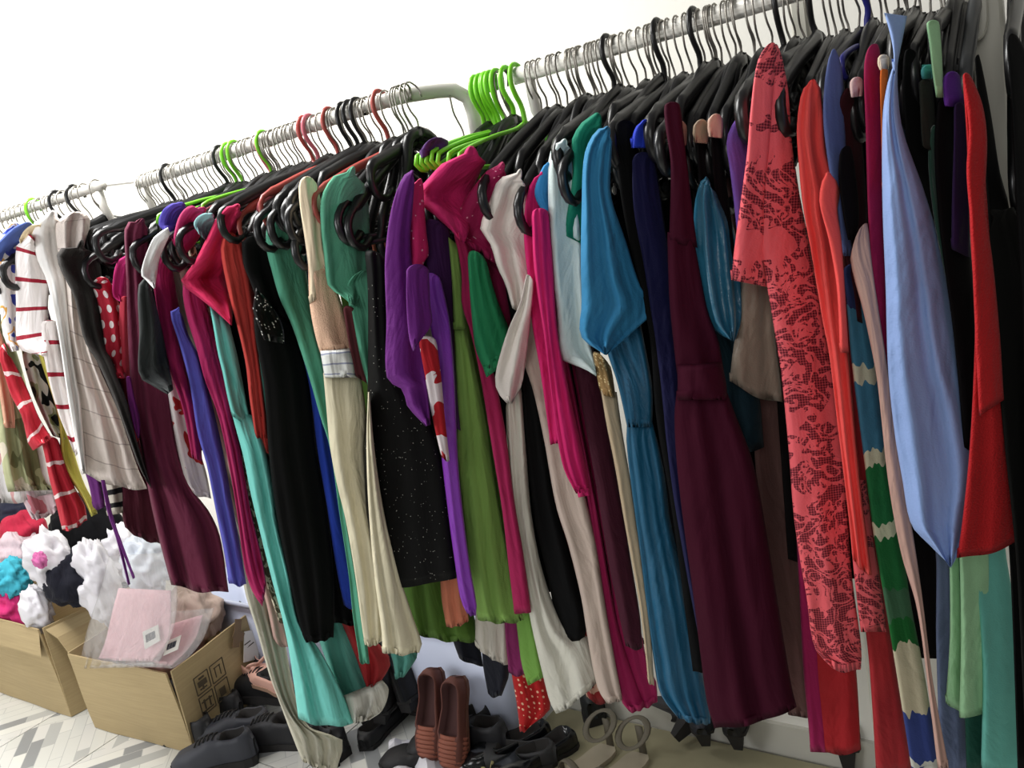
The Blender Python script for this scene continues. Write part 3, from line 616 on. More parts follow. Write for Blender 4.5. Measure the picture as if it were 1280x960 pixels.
G('dress', 'violet satin dress, long and narrow, right of the black sequin dress', 'dress', cloth('violet_satin', (140,56,186), .42, spec=.5), [('body', '526,340 532,380 540,420 547,470 550,550 560,640 568,700 576,750 584,767 590,768', '550,342 562,400 568,470 573,580 580,650 588,710 596,755 595,768', {'folds': 2})], S=(518,238), dy=-.03)
G('dress', 'sleeveless black sequin dress with a straight hem', 'dress', cloth('sequin', (12,13,13), .6, 'beads', (225,225,215), scale=240, size=.15, rare=.72, bump=.2), [('body', '455,308 459,350 460,400 459,500 455,575 458,640 464,690 470,731', '484,320 486,400 500,470 534,520 552,572 562,640 572,721', {'k': .5, 'folds': 1.5, 'amp': .003})], S=(448,290), dy=-.035)
G('dress', 'olive green full skirt showing under the black sequin hem', 'dress', cloth('moss', (88,124,50), .75), [('skirt', '500,700 504,740 508,770 512,789 530,790', '572,690 584,730 594,780 598,802', {'folds': 3})], auto=True, dy=.05, S=(470,285))
G('skirt', 'peach pleated skirt between the green skirt and the violet dress', 'skirt', cloth('peach', (206,124,96), .75), [('skirt', '548,700 552,750 558,784', '578,700 583,750 586,776', {'folds': 6, 'amp': .006})], auto=True, dy=.035, S=(480,280))
sage = cloth('sage', (92,166,136), .8)
G('dress', 'sage green dress with a short sleeve, right of the nude lace dress', 'dress', sage, [
  ('sleeve', '436,206 420,217 408,232 401,250 401,285 405,320 410,358 424,368 436,378', '448,210 458,240 462,280 462,320 460,350 444,384', {'dy': -.02}),
  ('body', '430,350 436,380 442,410 450,450 460,482', '466,330 468,400 470,450 474,490', {})], dy=-.01, S=(436,206))
nude = cloth('nude_lace', (226,186,158), .75, fineamt=.15)
crm = cloth('cream_chiffon', (214,206,178), .8)
G('dress', 'long nude and cream dress with a white lace waistband', 'dress', crm, [
  ('strap', '373,222 374,250 381,300 386,340 387,380', '392,219 399,240 402,262 404,310 420,355', {'mat': cloth('cream_satin', (226,208,178), .7), 'th': .01}),
  ('bodice', '385,330 387,380 393,415 400,441', '408,330 424,370 436,410 442,438', {'mat': nude}),
  ('waistband', '400,438 403,455 406,472', '441,434 446,450 450,472', {'mat': cloth('white_lace', (222,224,220), .8, 'hstripe', (150,155,175), period=.017, duty=.16), 'th': .03}),
  ('skirt', '404,466 408,510 412,555 420,600 432,650 444,720 452,780 456,807 472,808', '451,468 458,520 456,570 466,640 476,700 480,740 480,790 477,802', {'folds': 2.5}),
  ('skirt_panel', '460,490 458,560 461,640 468,720 477,790 478,815 490,818', '462,490 468,560 480,640 500,720 516,770 528,806 524,815', {'dy': -.01, 'folds': 2})], S=(373,222), dy=-.02, k=.8)
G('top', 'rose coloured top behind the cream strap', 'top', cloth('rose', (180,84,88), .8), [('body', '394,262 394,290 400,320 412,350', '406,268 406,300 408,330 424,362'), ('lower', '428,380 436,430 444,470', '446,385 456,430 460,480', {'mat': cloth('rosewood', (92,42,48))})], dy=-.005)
G('dress', 'long sage green dress left of the nude and cream dress', 'dress', cloth('sea_green', (84,158,130), .8), [('body', '358,257 344,268 335,281 332,305 340,340 350,374 362,400 373,430 388,477 400,520 412,558 424,640 436,720 441,770 450,828', '366,262 376,285 380,320 388,370 398,420 408,470 418,540 432,640 446,720 456,780 462,828', {'folds': 1.3})], S=(350,262))
G('skirt', 'royal blue skirt hanging left of the nude and cream dress', 'skirt', cloth('royal_blue', (38,66,176), .8), [('body', '385,475 397,565 408,630 417,690 424,730 430,757', '404,480 414,560 426,627 438,680 448,730 453,759')], auto=True, dy=.02, S=(352,268))
G('skirt', 'red skirt peeping out beside the sage green hem', 'skirt', cloth('scarlet', (176,50,54), .8), [('body', '424,770 436,800 444,820 458,860', '450,760 470,800 486,820 488,832 470,862', {'amp': .012})], auto=True, dy=.055, S=(355,275))
G('skirt', 'teal print skirt under the cream dress hem', 'skirt', cloth('teal_print', (78,140,128), .8, 'blotch', (50,60,100), scale=9, thr=.62), [('body', '480,790 486,810 492,830 494,848', '512,786 520,800 522,820 508,842')], auto=True, dy=.07, S=(380,270))
blk = cloth('black_crepe2', (20,20,20), .85, bump=.2)
G('dress', 'long black dress with a beaded band across the bust', 'dress', blk, [
  ('straps', '302,290 304,330 312,350 320,372', '346,300 350,330 356,370 360,400'),
  ('beaded_band', '320,360 316,385 320,400 330,425', '332,372 345,390 354,410 356,430', {'dy': -.03, 'th': .008, 'mat': cloth('jet_beads', (18,18,18), .4, 'beads', (200,200,195), scale=170, size=.3, rare=.45)}),
  ('body', '316,375 319,420 330,480 335,555 342,620 352,680 366,750 376,790 382,802 400,803', '356,392 376,430 386,475 396,560 408,630 416,700 418,760 417,796', {'folds': 3, 'amp': .004})], S=(305,290), dy=-.012)
G('dress', 'second black dress right behind the long black one', 'dress', cloth('black_d', (17,17,19), .9), [('body', '396,600 404,680 412,740 417,778', '420,600 434,690 448,770 461,777')], auto=True, dy=.045, S=(330,280))
cr = cloth('coral_red', (205,72,66), .85)
G('blouse', 'coral red blouse with a long narrow sleeve, left of the long black dress', 'blouse', cr, [
  ('body', '282,288 277,300 276,315 281,345 287,372 297,410 307,455 312,500 319,546', '300,294 308,320 315,347 319,380 322,430 328,480 336,546', {'folds': 3, 'amp': .010}),
  ('second_sleeve', '322,520 326,545 333,566', '331,520 336,545 337,568', {'dy': .01})], S=(282,288))
G('shirt', 'crimson shirt with a large pointed sleeve, left of the coral red blouse', 'shirt', cloth('crimson_cotton', (194,36,84), .85), [('sleeve', '294,252 276,264 264,285 252,310 240,332 226,353 246,370 268,388 288,406', '304,258 298,285 290,310 290,340 291,375 290,407', {'amp': .008, 'folds': 1.6})], dy=-.01, hk='pink')
G('dress', 'long turquoise dress with gathered bodice and flared hem near the floor', 'dress', cloth('turquoise', (118,206,196), .75), [
  ('bodice', '262,382 267,410 272,440 278,465 284,495 290,520', '287,405 292,425 297,445 303,475 312,520 320,540', {'amp': .010}),
  ('skirt', '288,510 296,540 304,570 313,615 325,665 340,725 352,770 360,807 368,860 373,900 395,915', '318,520 330,550 342,600 352,665 366,720 378,780 398,810 425,860 442,905 418,918', {'folds': 2})], S=(262,290), dy=-.01, k=.8)
G('dress', 'teal chiffon dress with frilled white hem, right of the turquoise dress', 'dress', cloth('teal_chiffon', (104,176,162), .75), [
  ('body', '392,780 404,815 416,850 428,880', '440,780 450,820 462,850 466,868'),
  ('frill', '428,870 434,890 442,905', '478,850 486,862 478,888 462,900', {'mat': cloth('frill', (200,198,188)), 'amp': .012, 'auto': False})], auto=True, S=(300,285), dy=.05)
G('dress', 'long sheer cream dress trailing to the floor behind the turquoise dress', 'dress', cloth('sheer_cream', (200,196,178), .8), [('body', '300,700 306,740 320,785 337,845 350,880 362,912 377,950', '345,740 356,800 372,880 392,915 428,925 420,965', {'folds': 4})], auto=True, dy=.03, S=(240,290))
G('skirt', 'pale pink slip showing between the magenta and turquoise hems', 'skirt', cloth('pale_slip', (196,160,150), .8), [('body', '326,730 334,760 342,800', '345,730 352,770 362,810')], auto=True, dy=.025, S=(248,290))
G('dress', 'narrow leopard print dress squeezed left of the turquoise dress', 'dress', cloth('leopard', (96,84,66), .8, 'blotch', (214,204,178), scale=60, thr=.52), [('body', '286,520 296,560 306,610 318,670 330,720 348,775', '300,520 310,570 322,620 334,680 344,730 358,780')], auto=True, dy=.008, S=(246,288))
G('dress', 'crinkled magenta long dress left of the turquoise dress', 'dress', cloth('magenta_crinkle', (170,34,92), .8, bump=.7), [('body', '232,345 228,362 233,395 246,437 256,475 272,517 284,570 296,640 306,710 316,740 328,757', '250,350 258,380 268,415 280,470 290,520 300,560 314,640 326,690 333,728', {'amp': .010, 'folds': 3})], S=(240,300))
G('dress', 'plain blue violet dress left of the crinkled magenta dress', 'dress', cloth('periwinkle', (92,92,188), .8), [('body', '222,382 214,388 212,392 224,430 237,480 247,542 258,580 270,640 280,690 286,728 298,732', '226,386 236,420 250,447 264,500 278,560 288,615 298,670 308,731', {'folds': 1.6})], S=(212,385), dy=-.004)
G('shirt', 'blue violet shoulder of a shirt under a lime green hanger', 'shirt', cloth('violet_blue', (74,62,160), .8), [('shoulder', '222,250 204,262 198,280 206,290', '236,256 232,270 224,290')], dy=.005, hk='green')
G('shirt', 'grey teal shirt shoulder tucked beside the crimson sleeve', 'shirt', cloth('grey_teal', (120,160,164), .8), [('shoulder', '262,264 248,270 242,280 248,292', '270,270 266,284 256,300', {})], dy=-.02)
G('blouse', 'magenta blouse with a long sleeve, between the black sleeve and blue violet dress', 'blouse', cloth('magenta_b', (160,32,86), .8), [
  ('shoulder', '250,256 235,258 224,270 218,290 216,305', '262,262 256,285 244,305 230,320', {'dy': -.005}),
  ('sleeve', '196,320 191,345 196,385 202,420 212,462 228,510 240,572', '212,318 218,350 226,395 234,450 248,520 253,577', {'folds': 1.6})], S=(235,262))
G('tunic', 'white tunic printed with red hearts, below the black sleeve', 'tunic', cloth('heart_print', (218,208,208), .8, 'blotch', (172,40,44), scale=17, thr=.55), [('body', '206,470 211,500 217,537 230,595 240,615 254,628', '224,480 236,530 248,560 258,590 264,622')], auto=True, dy=-.01, S=(190,285))
G('shirt', 'dark grey shirt with a white collar and drooping short sleeve', 'shirt', cloth('dark_grey_shirt', (46,49,49), .85), [
  ('sleeve', '178,345 174,352 172,372 174,415 174,470 190,482 209,493', '188,356 196,385 204,420 211,455 217,487', {'th': .02}),
  ('collar', '210,284 200,290 190,300 176,342 184,352 192,361', '213,292 206,308 200,322 196,345 194,360', {'mat': cloth('white_cotton', (222,220,220)), 'dy': -.012, 'th': .008})], S=(186,300), dy=-.05)
G('dress', 'long plain burgundy dress with a wavy hem above the cartons', 'dress', cloth('burgundy', (98,34,58), .85), [
  ('body', '171,272 157,281 156,310 158,350 160,425 165,500 175,552 183,600 192,645 203,690 214,730 236,737', '185,274 186,310 190,370 205,430 214,500 222,560 240,610 262,640 275,670 286,739 262,744', {'folds': 1.8, 'amp': .012, 'th': .018, 'k': .75})], dy=-.006)
G('shirt', 'red polka dot shirt with short sleeve', 'shirt', cloth('polka', (184,40,60), .8, 'dots', (238,224,224), scale=30, size=.27, rnd=.15), [('sleeve', '118,344 114,352 122,378 128,410 131,440 132,472 146,473', '140,348 146,370 152,390 156,420 159,473', {'folds': 1})], dy=-.008)
G('top', 'magenta top with a coral lower edge, right of the polka dot shirt', 'top', cloth('fuchsia', (186,38,110), .8), [
  ('shoulder', '157,317 146,328 141,350 141,371 150,377', '160,325 160,350 158,377', {}),
  ('body', '150,370 148,420 150,480 158,520 164,553', '162,370 164,420 168,480 172,520 174,551', {'mat': cloth('coral_pink', (204,66,84))}),
  ('drape', '157,470 160,500 166,530 172,548', '164,470 172,500 176,530 174,548', {'mat': cloth('purple_drape', (122,42,120)), 'dy': -.02, 'th': .006})], dy=.004)
G('vest', 'charcoal linen vest on a flat grey hanger, over the white tunic', 'vest', cloth('charcoal_linen', (50,47,45), .9, fineamt=.1), [
  ('body', '97,299 82,307 71,315 75,336 92,370 105,425 120,450 135,482 150,520 162,552 172,580 182,600', '108,300 122,318 128,350 132,412 148,470 158,500 168,540 180,580 190,612', {'folds': 2})], dy=-.03, S=(90,300), hk='grey')
G('tunic', 'beige linen tunic with faint stripes and a slanting hem', 'tunic', cloth('linen', (226,214,206), .9, 'hstripe', (184,170,164), period=.06, duty=.05, fineamt=.1), [
  ('body', '72,268 69,280 72,312 82,350 86,425 92,470 98,512 103,560 104,592 140,597 160,604 178,623', '114,262 112,285 104,330 104,380 112,425 124,460 136,487 150,520 160,550 172,585 184,612', {'k': .6, 'folds': 2})], dy=.014)
G('jacket', 'white cotton jacket with a sleeve, left of the beige linen tunic', 'jacket', cloth('white_cotton2', (246,243,240), .85, bump=.3), [
  ('body', '58,262 46,272 40,290 45,320 58,350 66,385 74,425 82,480 90,530 96,562 102,593', '76,264 82,300 86,350 90,425 96,470 102,500 106,560 108,592', {'folds': 2.5})], dy=-.004)
st = cloth('red_stripe', (246,238,236), .85, 'hstripe', (160,34,54), period=.075, duty=.14, wob=.004)
G('top', 'white top with thin red stripes, left of the white jacket', 'top', st, [
  ('sleeve', '34,288 22,302 19,330 20,380 21,430 30,440 50,443', '46,300 56,320 62,345 60,390 66,430 54,446', {'k': .6, 'folds': 1}),
  ('body', '48,400 54,440 62,480 74,520 84,545 92,566', '76,400 82,450 90,500 96,540 98,568', {'dy': .012})], S=(34,288), dy=-.004)
rs = cloth('red_white_stripe', (190,42,58), .85, 'hstripe', (236,212,212), period=.085, duty=.11, wob=.02)
G('shirt', 'red shirt with white stripes, its sleeve hanging at the left', 'shirt', rs, [
  ('sleeve', '4,425 -2,440 6,470 14,495 27,520 33,545 39,563 52,557', '10,440 24,465 36,490 48,520 60,540 64,548', {'th': .02}),
  ('body', '50,545 56,570 62,600 70,630 78,664 92,667', '72,545 80,575 94,610 106,632 109,650', {'dy': .03, 'th': .025})], S=(2,335), dy=-.01)
G('scarf', 'yellow scarf hanging narrow beside the red striped shirt', 'scarf', cloth('yellow', (212,206,100), .8), [('body', '72,518 75,545 75,572 84,595 95,610 106,628 114,646', '82,525 92,562 100,590 108,610 116,625 122,642')], S=(12,330), auto=True, dy=.02)
G('top', 'purple knitted top with a long dangling tie', 'top', cloth('purple_knit', (104,42,116), .8, fineamt=.15), [
  ('body', '106,590 112,610 116,634', '124,590 128,610 132,634', {'auto': True}),
  ('tie', '126,600 134,640 144,670 152,700 160,732', '131,600 140,640 149,670 156,700 163,730', {'th': .004, 'folds': 1, 'amp': .001}),
  ('tie', '134,640 144,668 156,698 166,724', '138,640 149,668 160,698 169,722', {'th': .004, 'folds': 1, 'amp': .001})], dy=.0)
G('top', 'black and white striped top below the beige linen tunic', 'top', cloth('bw_stripe', (206,198,186), .85, 'hstripe', (30,28,32), period=.035, duty=.4), [('body', '122,560 128,600 134,645', '150,560 154,600 158,640')], auto=True, dy=.01, S=(70,285))
G('skirt', 'red skirt below the beige linen tunic hem', 'skirt', cloth('red_b', (170,42,50), .85), [('body', '140,560 148,600 156,625 164,644', '172,580 176,610 178,630 174,642')], auto=True, dy=.06, S=(84,285))
G('dress', 'dark burgundy flared dress hem behind the dangling tie', 'dress', cloth('wine_b', (78,24,40), .85), [('body', '150,600 152,640 156,660 176,668', '190,600 196,640 200,680 190,674')], auto=True, dy=.03, S=(100,285))
G('top', 'black white and green print top beside the red striped sleeve', 'top', cloth('bwg', (216,216,204), .85, 'blotch', cols=[(0,(26,28,28)),(.46,(222,222,212)),(.56,(150,160,120)),(.62,(30,34,34))], scale=10), [('body', '24,410 28,445 34,470 44,500 58,530 66,545', '58,420 62,450 70,490 76,520 84,550', {})], auto=True, dy=.02, S=(-14,335))
G('shirt', 'olive print shirt at the lower left edge', 'shirt', cloth('olive_print', (158,160,118), .85, 'blotch', cols=[(0,(120,122,86)),(.45,(170,172,132)),(.6,(206,196,176))], scale=7), [('body', '-10,480 -4,520 0,560 6,600 10,615', '30,470 40,520 52,570 60,600 70,612', {'folds': 3})], auto=True, dy=-.01, S=(-42,345))
G('shirt', 'salmon and olive shirt with narrow sleeve at the left edge', 'shirt', cloth('salmon', (204,150,124), .85), [('sleeve', '-8,430 -4,470 2,510 6,535', '6,430 12,470 18,510 19,535')], auto=True, dy=-.03, S=(-50,345))
G('shirt', 'blue white and orange print shirt at the upper left edge', 'shirt', cloth('multi', (232,228,226), .85, 'blotch', cols=[(0,(60,70,160)),(.42,(238,234,232)),(.56,(230,170,80)),(.6,(236,232,232)),(.66,(70,90,190))], scale=12), [('body', '12,275 0,300 -4,340 0,380 4,420 14,440', '30,280 26,320 24,370 24,410 24,438')], dy=.0, S=(8,290))
G('shirt', 'blue shirt shoulder at the far left under pale hangers', 'shirt', cloth('denim', (72,92,158), .85), [('shoulder', '30,276 10,290 -6,308 -8,320', '44,280 34,296 14,312 2,328')], dy=-.02)
G('top', 'cream shoulder top beside the white jacket at the far left', 'top', cloth('butter', (234,214,176), .85), [('shoulder', '44,278 32,286 24,300 26,306', '54,284 46,296 36,306')], dy=-.012)
G('skirt', 'white floral skirt hem with dark border at the lower left', 'skirt', cloth('white_print', (212,206,206), .85, 'blotch', cols=[(0,(90,84,84)),(.36,(216,212,212)),(.62,(200,150,150))], scale=8), [('body', '-20,540 -14,580 -8,630 4,636', '56,560 62,590 70,612 66,616', {'k': .5, 'folds': 2})], auto=True, dy=.02, S=(-56,345))
G('dress', 'pink and white patterned dress hem above the white bag', 'dress', cloth('pink_white', (216,190,196), .85, 'blotch', (200,120,130), scale=9, thr=.55), [('body', '20,600 30,630 40,650 50,660', '66,590 74,615 76,635 60,652')], auto=True, dy=.035, S=(-30,340))
# dark filler garments, added so gaps in the rows stay dark instead of showing lit wall
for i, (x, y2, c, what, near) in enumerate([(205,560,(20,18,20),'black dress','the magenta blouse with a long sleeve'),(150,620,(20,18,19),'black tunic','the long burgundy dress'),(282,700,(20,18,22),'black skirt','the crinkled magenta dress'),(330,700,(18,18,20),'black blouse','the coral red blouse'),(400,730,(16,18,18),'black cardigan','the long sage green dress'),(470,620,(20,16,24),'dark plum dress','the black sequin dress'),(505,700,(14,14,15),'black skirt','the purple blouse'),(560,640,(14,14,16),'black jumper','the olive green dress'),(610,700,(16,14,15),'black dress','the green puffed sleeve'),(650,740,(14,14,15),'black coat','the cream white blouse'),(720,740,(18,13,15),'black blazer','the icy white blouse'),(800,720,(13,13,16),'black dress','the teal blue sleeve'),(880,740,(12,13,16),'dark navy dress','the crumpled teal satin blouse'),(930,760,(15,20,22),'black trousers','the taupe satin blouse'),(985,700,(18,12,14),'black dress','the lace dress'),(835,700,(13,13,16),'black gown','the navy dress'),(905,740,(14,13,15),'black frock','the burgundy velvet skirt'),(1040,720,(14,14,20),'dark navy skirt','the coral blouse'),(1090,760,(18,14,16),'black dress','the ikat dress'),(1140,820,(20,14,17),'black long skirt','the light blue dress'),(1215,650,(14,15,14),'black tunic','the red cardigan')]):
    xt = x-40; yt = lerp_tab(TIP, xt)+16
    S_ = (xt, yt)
    G(what.split()[-1] if what.split()[-1] in ('dress','tunic','skirt','blouse','cardigan','jumper','coat','blazer','trousers') else 'dress', f'{what} added as dark filler behind {near}', what.split()[-1], cloth('dark%d' % i, c, .9),
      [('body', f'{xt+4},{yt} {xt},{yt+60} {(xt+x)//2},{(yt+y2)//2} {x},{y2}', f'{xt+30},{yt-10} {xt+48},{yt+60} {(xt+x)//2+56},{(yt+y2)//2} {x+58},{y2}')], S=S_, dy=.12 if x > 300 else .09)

G('trousers', 'navy trousers whose narrow legs hang over the lavender tub', 'trousers', cloth('navy_small', (24,26,36), .85), [('leg', '560,775 566,800 574,822', '594,775 600,805 604,832'), ('leg', '600,795 604,835 610,868', '634,795 637,840 627,870')], auto=True, dy=.10, S=(520,250))
G('skirt', 'short white petticoat with scalloped hem right of the moss green skirt', 'skirt', cloth('petticoat', (206,200,190), .8), [('skirt', '592,740 594,775 594,808', '634,740 636,790 636,832', {'folds': 3})], auto=True, dy=.06, S=(540,250))
G('skirt', 'plum skirt between the white petticoat and the light green leg', 'skirt', cloth('plum_skirt', (128,36,92), .8), [('skirt', '628,750 632,800 636,842', '650,750 654,800 658,842', {})], auto=True, dy=.062, S=(560,245))
G('dress', 'red dress with small white dots and a pointed hem above the loafers', 'dress', cloth('red_dots', (172,28,30), .8, 'dots', (226,180,150), scale=75, size=.22, rnd=.3), [('skirt', '634,800 640,845 646,880 650,914', '672,800 680,850 688,886 658,912', {'point': True})], auto=True, dy=.075, S=(566,245))
G('skirt', 'dark red print skirt corner beside the cream white hem', 'skirt', cloth('red_print', (130,30,32), .8, 'blotch', (190,150,130), scale=30, thr=.6), [('body', '722,820 730,850 733,872', '745,820 752,850 757,880')], auto=True, dy=.09, S=(640,230))

# ---------------------------------------------------------------- hangers that carry hidden garments
def hook_x(px, py, y): return at_y(px, py, y).x
def tip_hanger(px, py, kind, label, group=None):
    t = at_y(px, py, lerp_tab(YF, px)); rc, _ = rail_at(t.x)
    return hanger(kind, t.x, t.z, label, r=rc.y-t.y+.022, group=group)
for px, py, lab in [
    (288,262,'black plastic hanger whose glossy end loop hangs over the coral red blouse'),
    (333,272,'black plastic hanger with a notched end loop over the long black dress'),
    (350,268,'second black plastic hanger end loop above the long sage green dress'),
    (372,262,'black plastic hanger with end loops left of the cream strap'),
    (380,295,'black plastic hanger loop hanging low beside the cream strap'),
    (236,290,'black plastic hanger end loop in front of the crimson pointed sleeve'),
    (216,300,'black plastic hanger end loop beside the white collar'),
    (178,305,'black plastic hanger end loop at the white collar of the dark grey shirt'),
    (132,292,'black plastic hanger loop over the top of the burgundy dress and vest'),
    (118,325,'black plastic hanger end above the polka dot sleeve'),
    (434,262,'black plastic hanger loop in front of the sage green short sleeve'),
    (446,268,'black plastic hanger loop just right of the sage green short sleeve'),
    (712,205,'black plastic hanger with an oval end loop over the icy white sleeve'),
    (657,245,'glossy black hanger end between the cream white and hot pink blouses'),
    (612,228,'glossy black hanger end between the two magenta garments'),
    (832,165,'black hanger end beside the burgundy velvet strap')]:
    tip_hanger(px, py, 'black', lab)
for px, py, kind, lab, dz in [
    (205,210,'thick','thick dark plastic hook at the left end of the middle rail',-.12),
    (275,192,'thick','thick dark plastic hanger just left of the lime green pair',-.12),
    (285,186,'green','lime green hanger, left one of the pair on the middle rail',-.10),
    (293,184,'green','lime green hanger, right one of the pair on the middle rail',-.115),
    (330,172,'pink','pink plastic hanger on the middle rail',-.12),
    (384,155,'red','dull red hanger right of the pink one on the middle rail',-.14),
    (416,146,'red','bright red hook hanger just left of the three dark hooks',-.12),
    (434,138,'thick','left one of the three dark hooks on the middle rail',-.13),
    (442,135,'thick','middle one of the three dark hooks on the middle rail',-.14),
    (451,131,'thick','right one of the three dark hooks on the middle rail',-.13),
    (480,124,'red','dusty red hanger at the bend of the middle rack',-.135)]:
    x = hook_x(px, py, 1.16); rc, _ = rail_at(x); hanger(kind, x, rc.z+dz, lab)
gl = ['outermost lime green hanger of the cluster on the nearest rail','second lime green hanger from the outer end of the cluster','third lime green hanger from the outer end of the cluster','fourth lime green hanger from the outer end of the cluster','fifth lime green hanger from the outer end of the cluster','lime green hanger next to the last in the cluster','innermost lime green hanger, beside the thin metal hooks']
for i, px in enumerate((597,603,609,615,622,634,646)):
    x = hook_x(px, 112-i*2.6, 1.25); hanger('green', x, HC+.196-.088-.004*i, gl[i], r=.20)
for px, py, lab in [(760,62,'first thick black hook on the nearest rail, above the emerald blouse'),(823,42,'second thick black hook, above the navy dress'),(868,28,'third thick black hook, above the burgundy dress'),(973,-3,'thick black hook directly behind the lace dress top'),(1015,-12,'thick black hook above the coral blouse')]:
    hanger('thick', hook_x(px, py, 1.25), HC+.196-.13, lab)
x = -.795
def fill(x0, x1, step, gap, group, label):
    x = x0; i = 0; r_ = random.Random(int(-x0*100))
    while x < x1:
        if min(abs(x-h) for h in HANG_X) > gap:
            rc, _ = rail_at(x); hanger('black', x, rc.z-.125-r_.uniform(0,.035), label, r=.158+r_.uniform(-.01,.01) if x > -.93 else .145, group=group, yaw=r_.uniform(-.08,.08)); i += 1
        x += step*r_.uniform(.8,1.2)
fill(-.735, -.15, .0125, .0065, 'black hangers crowded on the nearest rail', 'black plastic hanger with thin metal hook, squeezed among its neighbours on the nearest rail')
fill(-1.775, -1.05, .018, .008, 'black hangers crowded on the middle rail', 'black plastic hanger with thin metal hook, squeezed among its neighbours on the middle rail')
fill(-2.7, -1.81, .035, .012, 'hangers on the far rail', 'thin metal hook hanger among the pale garments on the far rail')
for px, py, kind, lab in [(42,258,'green','pale lime hook among the pale garments on the far rail'),(70,244,'thick','left dark curved hook on the far rail'),(92,238,'thick','right dark curved hook on the far rail')]:
    x = hook_x(px, py, 1.08); hanger(kind, x, HC+.203-.13, lab)

# ---------------------------------------------------------------- cartons with their contents
def carton(label, p0, p1, dv, h, flare=.012, flaps=()):
    p0, p1, dv = Vector(p0), Vector(p1), Vector(dv); up = Vector((0,0,h))
    o = empty('cardboard_box', tuple((p0+p1+dv)/2)); tag(o, label, 'box')
    p2, p3 = p1+dv, p0+dv; cen = (p0+p1+p2+p3)/4; th = .006
    def panel(name, a, b, z0=0, z1=1, mat=card, bulge=.008):
        n = 8; vs = []; out = (b-a).cross(Vector((0,0,1))).normalized()
        for side in (0, 1):
            for j in range(n+1):
                for i in range(n+1):
                    u, v = i/n, j/n; z = h*(z0+(z1-z0)*v)
                    p = a.lerp(b, u)+out*(flare*v-th*side+bulge*math.sin(math.pi*u)*math.sin(math.pi*min(1, v+.2))+.002*math.sin(9*u+5*v))
                    vs.append(Vector((p.x, p.y, z+.002)))
        m_ = (n+1)**2; fs = []
        for j in range(n):
            for i in range(n):
                q = j*(n+1)+i; fs += [(q, q+1, q+n+2, q+n+1), (m_+q, m_+q+n+1, m_+q+n+2, m_+q+1)]
        rim = [i for i in range(n+1)]+[(j+1)*(n+1)-1 for j in range(1, n+1)]+[n*(n+1)+i for i in range(n-1, -1, -1)]+[j*(n+1) for j in range(n-1, 0, -1)]
        for a_, b_ in zip(rim, rim[1:]+rim[:1]): fs.append((a_, m_+a_, m_+b_, b_))
        return mesh(name, vs, fs, mat, o, smooth=False)
    panel('side_panel', p0, p1); r = panel('side_panel', p1, p2); panel('side_panel', p2, p3); panel('side_panel', p3, p0)
    mesh('bottom_panel', [p0+Vector((0,0,.002)), p1+Vector((0,0,.002)), p2+Vector((0,0,.002)), p3+Vector((0,0,.002)), p0+Vector((0,0,.008)), p1+Vector((0,0,.008)), p2+Vector((0,0,.008)), p3+Vector((0,0,.008))], [(3,2,1,0),(4,5,6,7),(0,1,5,4),(1,2,6,5),(2,3,7,6),(3,0,4,7)], card, o, smooth=False)
    for (a, b, out, ln, sag) in flaps:
        a, b, out = Vector(a), Vector(b), Vector(out); vs = []
        for k_ in (0, .005):
            for t in (0, .5, 1):
                for q in (a, b): vs.append(q+out*ln*t+Vector((0,0,-sag*t*t-k_)))
        fs = [(0,1,3,2),(2,3,5,4),(6,8,9,7),(8,10,11,9),(0,2,8,6),(2,4,10,8),(1,7,9,3),(3,9,11,5),(4,5,11,10),(0,6,7,1)]
        mesh('flap', vs, fs, card, o, smooth=False)
    return o, (p0, p1, p2, p3), r
ink = base('box_print', (72, 62, 46), .9); paper = base('label_paper', (222, 220, 214), .8); tape = base('brown_tape', (120, 96, 66), .5)
b1, (q0, q1, q2, q3), rp = carton('open cardboard box holding pink garments in clear plastic', (-2.888,1.155,0), (-2.374,1.196,0), (-.068,.345,0), .285,
    flaps=[((-2.44,1.545,.283), (-2.95,1.505,.283), (-.01,.10,0), 1.0, .07)])
# printed handling marks on the right side: two by two framed squares with icons
rv = (q2-q1); rn = Vector((rv.y, -rv.x, 0)).normalized()
def on_side(u, z, off=.0155):  # u along right face 0..1, z metres
    return q1+rv*u+Vector((0,0,z))+rn*(off+.012*z/.285-.004+.006*math.sin(math.pi*u))
def strip(u0, z0, u1, z1, wd):
    a, b = on_side(u0, z0), on_side(u1, z1); d = (b-a).normalized(); s_ = rn.cross(d)*wd/2
    vs = [a+s_, b+s_, b-s_, a-s_]; vs += [v-rn*.002 for v in vs]
    return vs, [(0,1,2,3),(7,6,5,4),(0,4,5,1),(1,5,6,2),(2,6,7,3),(3,7,4,0)]
def frame(u0, z0, u1, z1, wd=.003): return [strip(u0,z0,u1,z0,wd), strip(u1,z0,u1,z1,wd), strip(u1,z1,u0,z1,wd), strip(u0,z1,u0,z0,wd)]
cells = [(.16,.165),(.35,.165),(.16,.095),(.35,.095)]
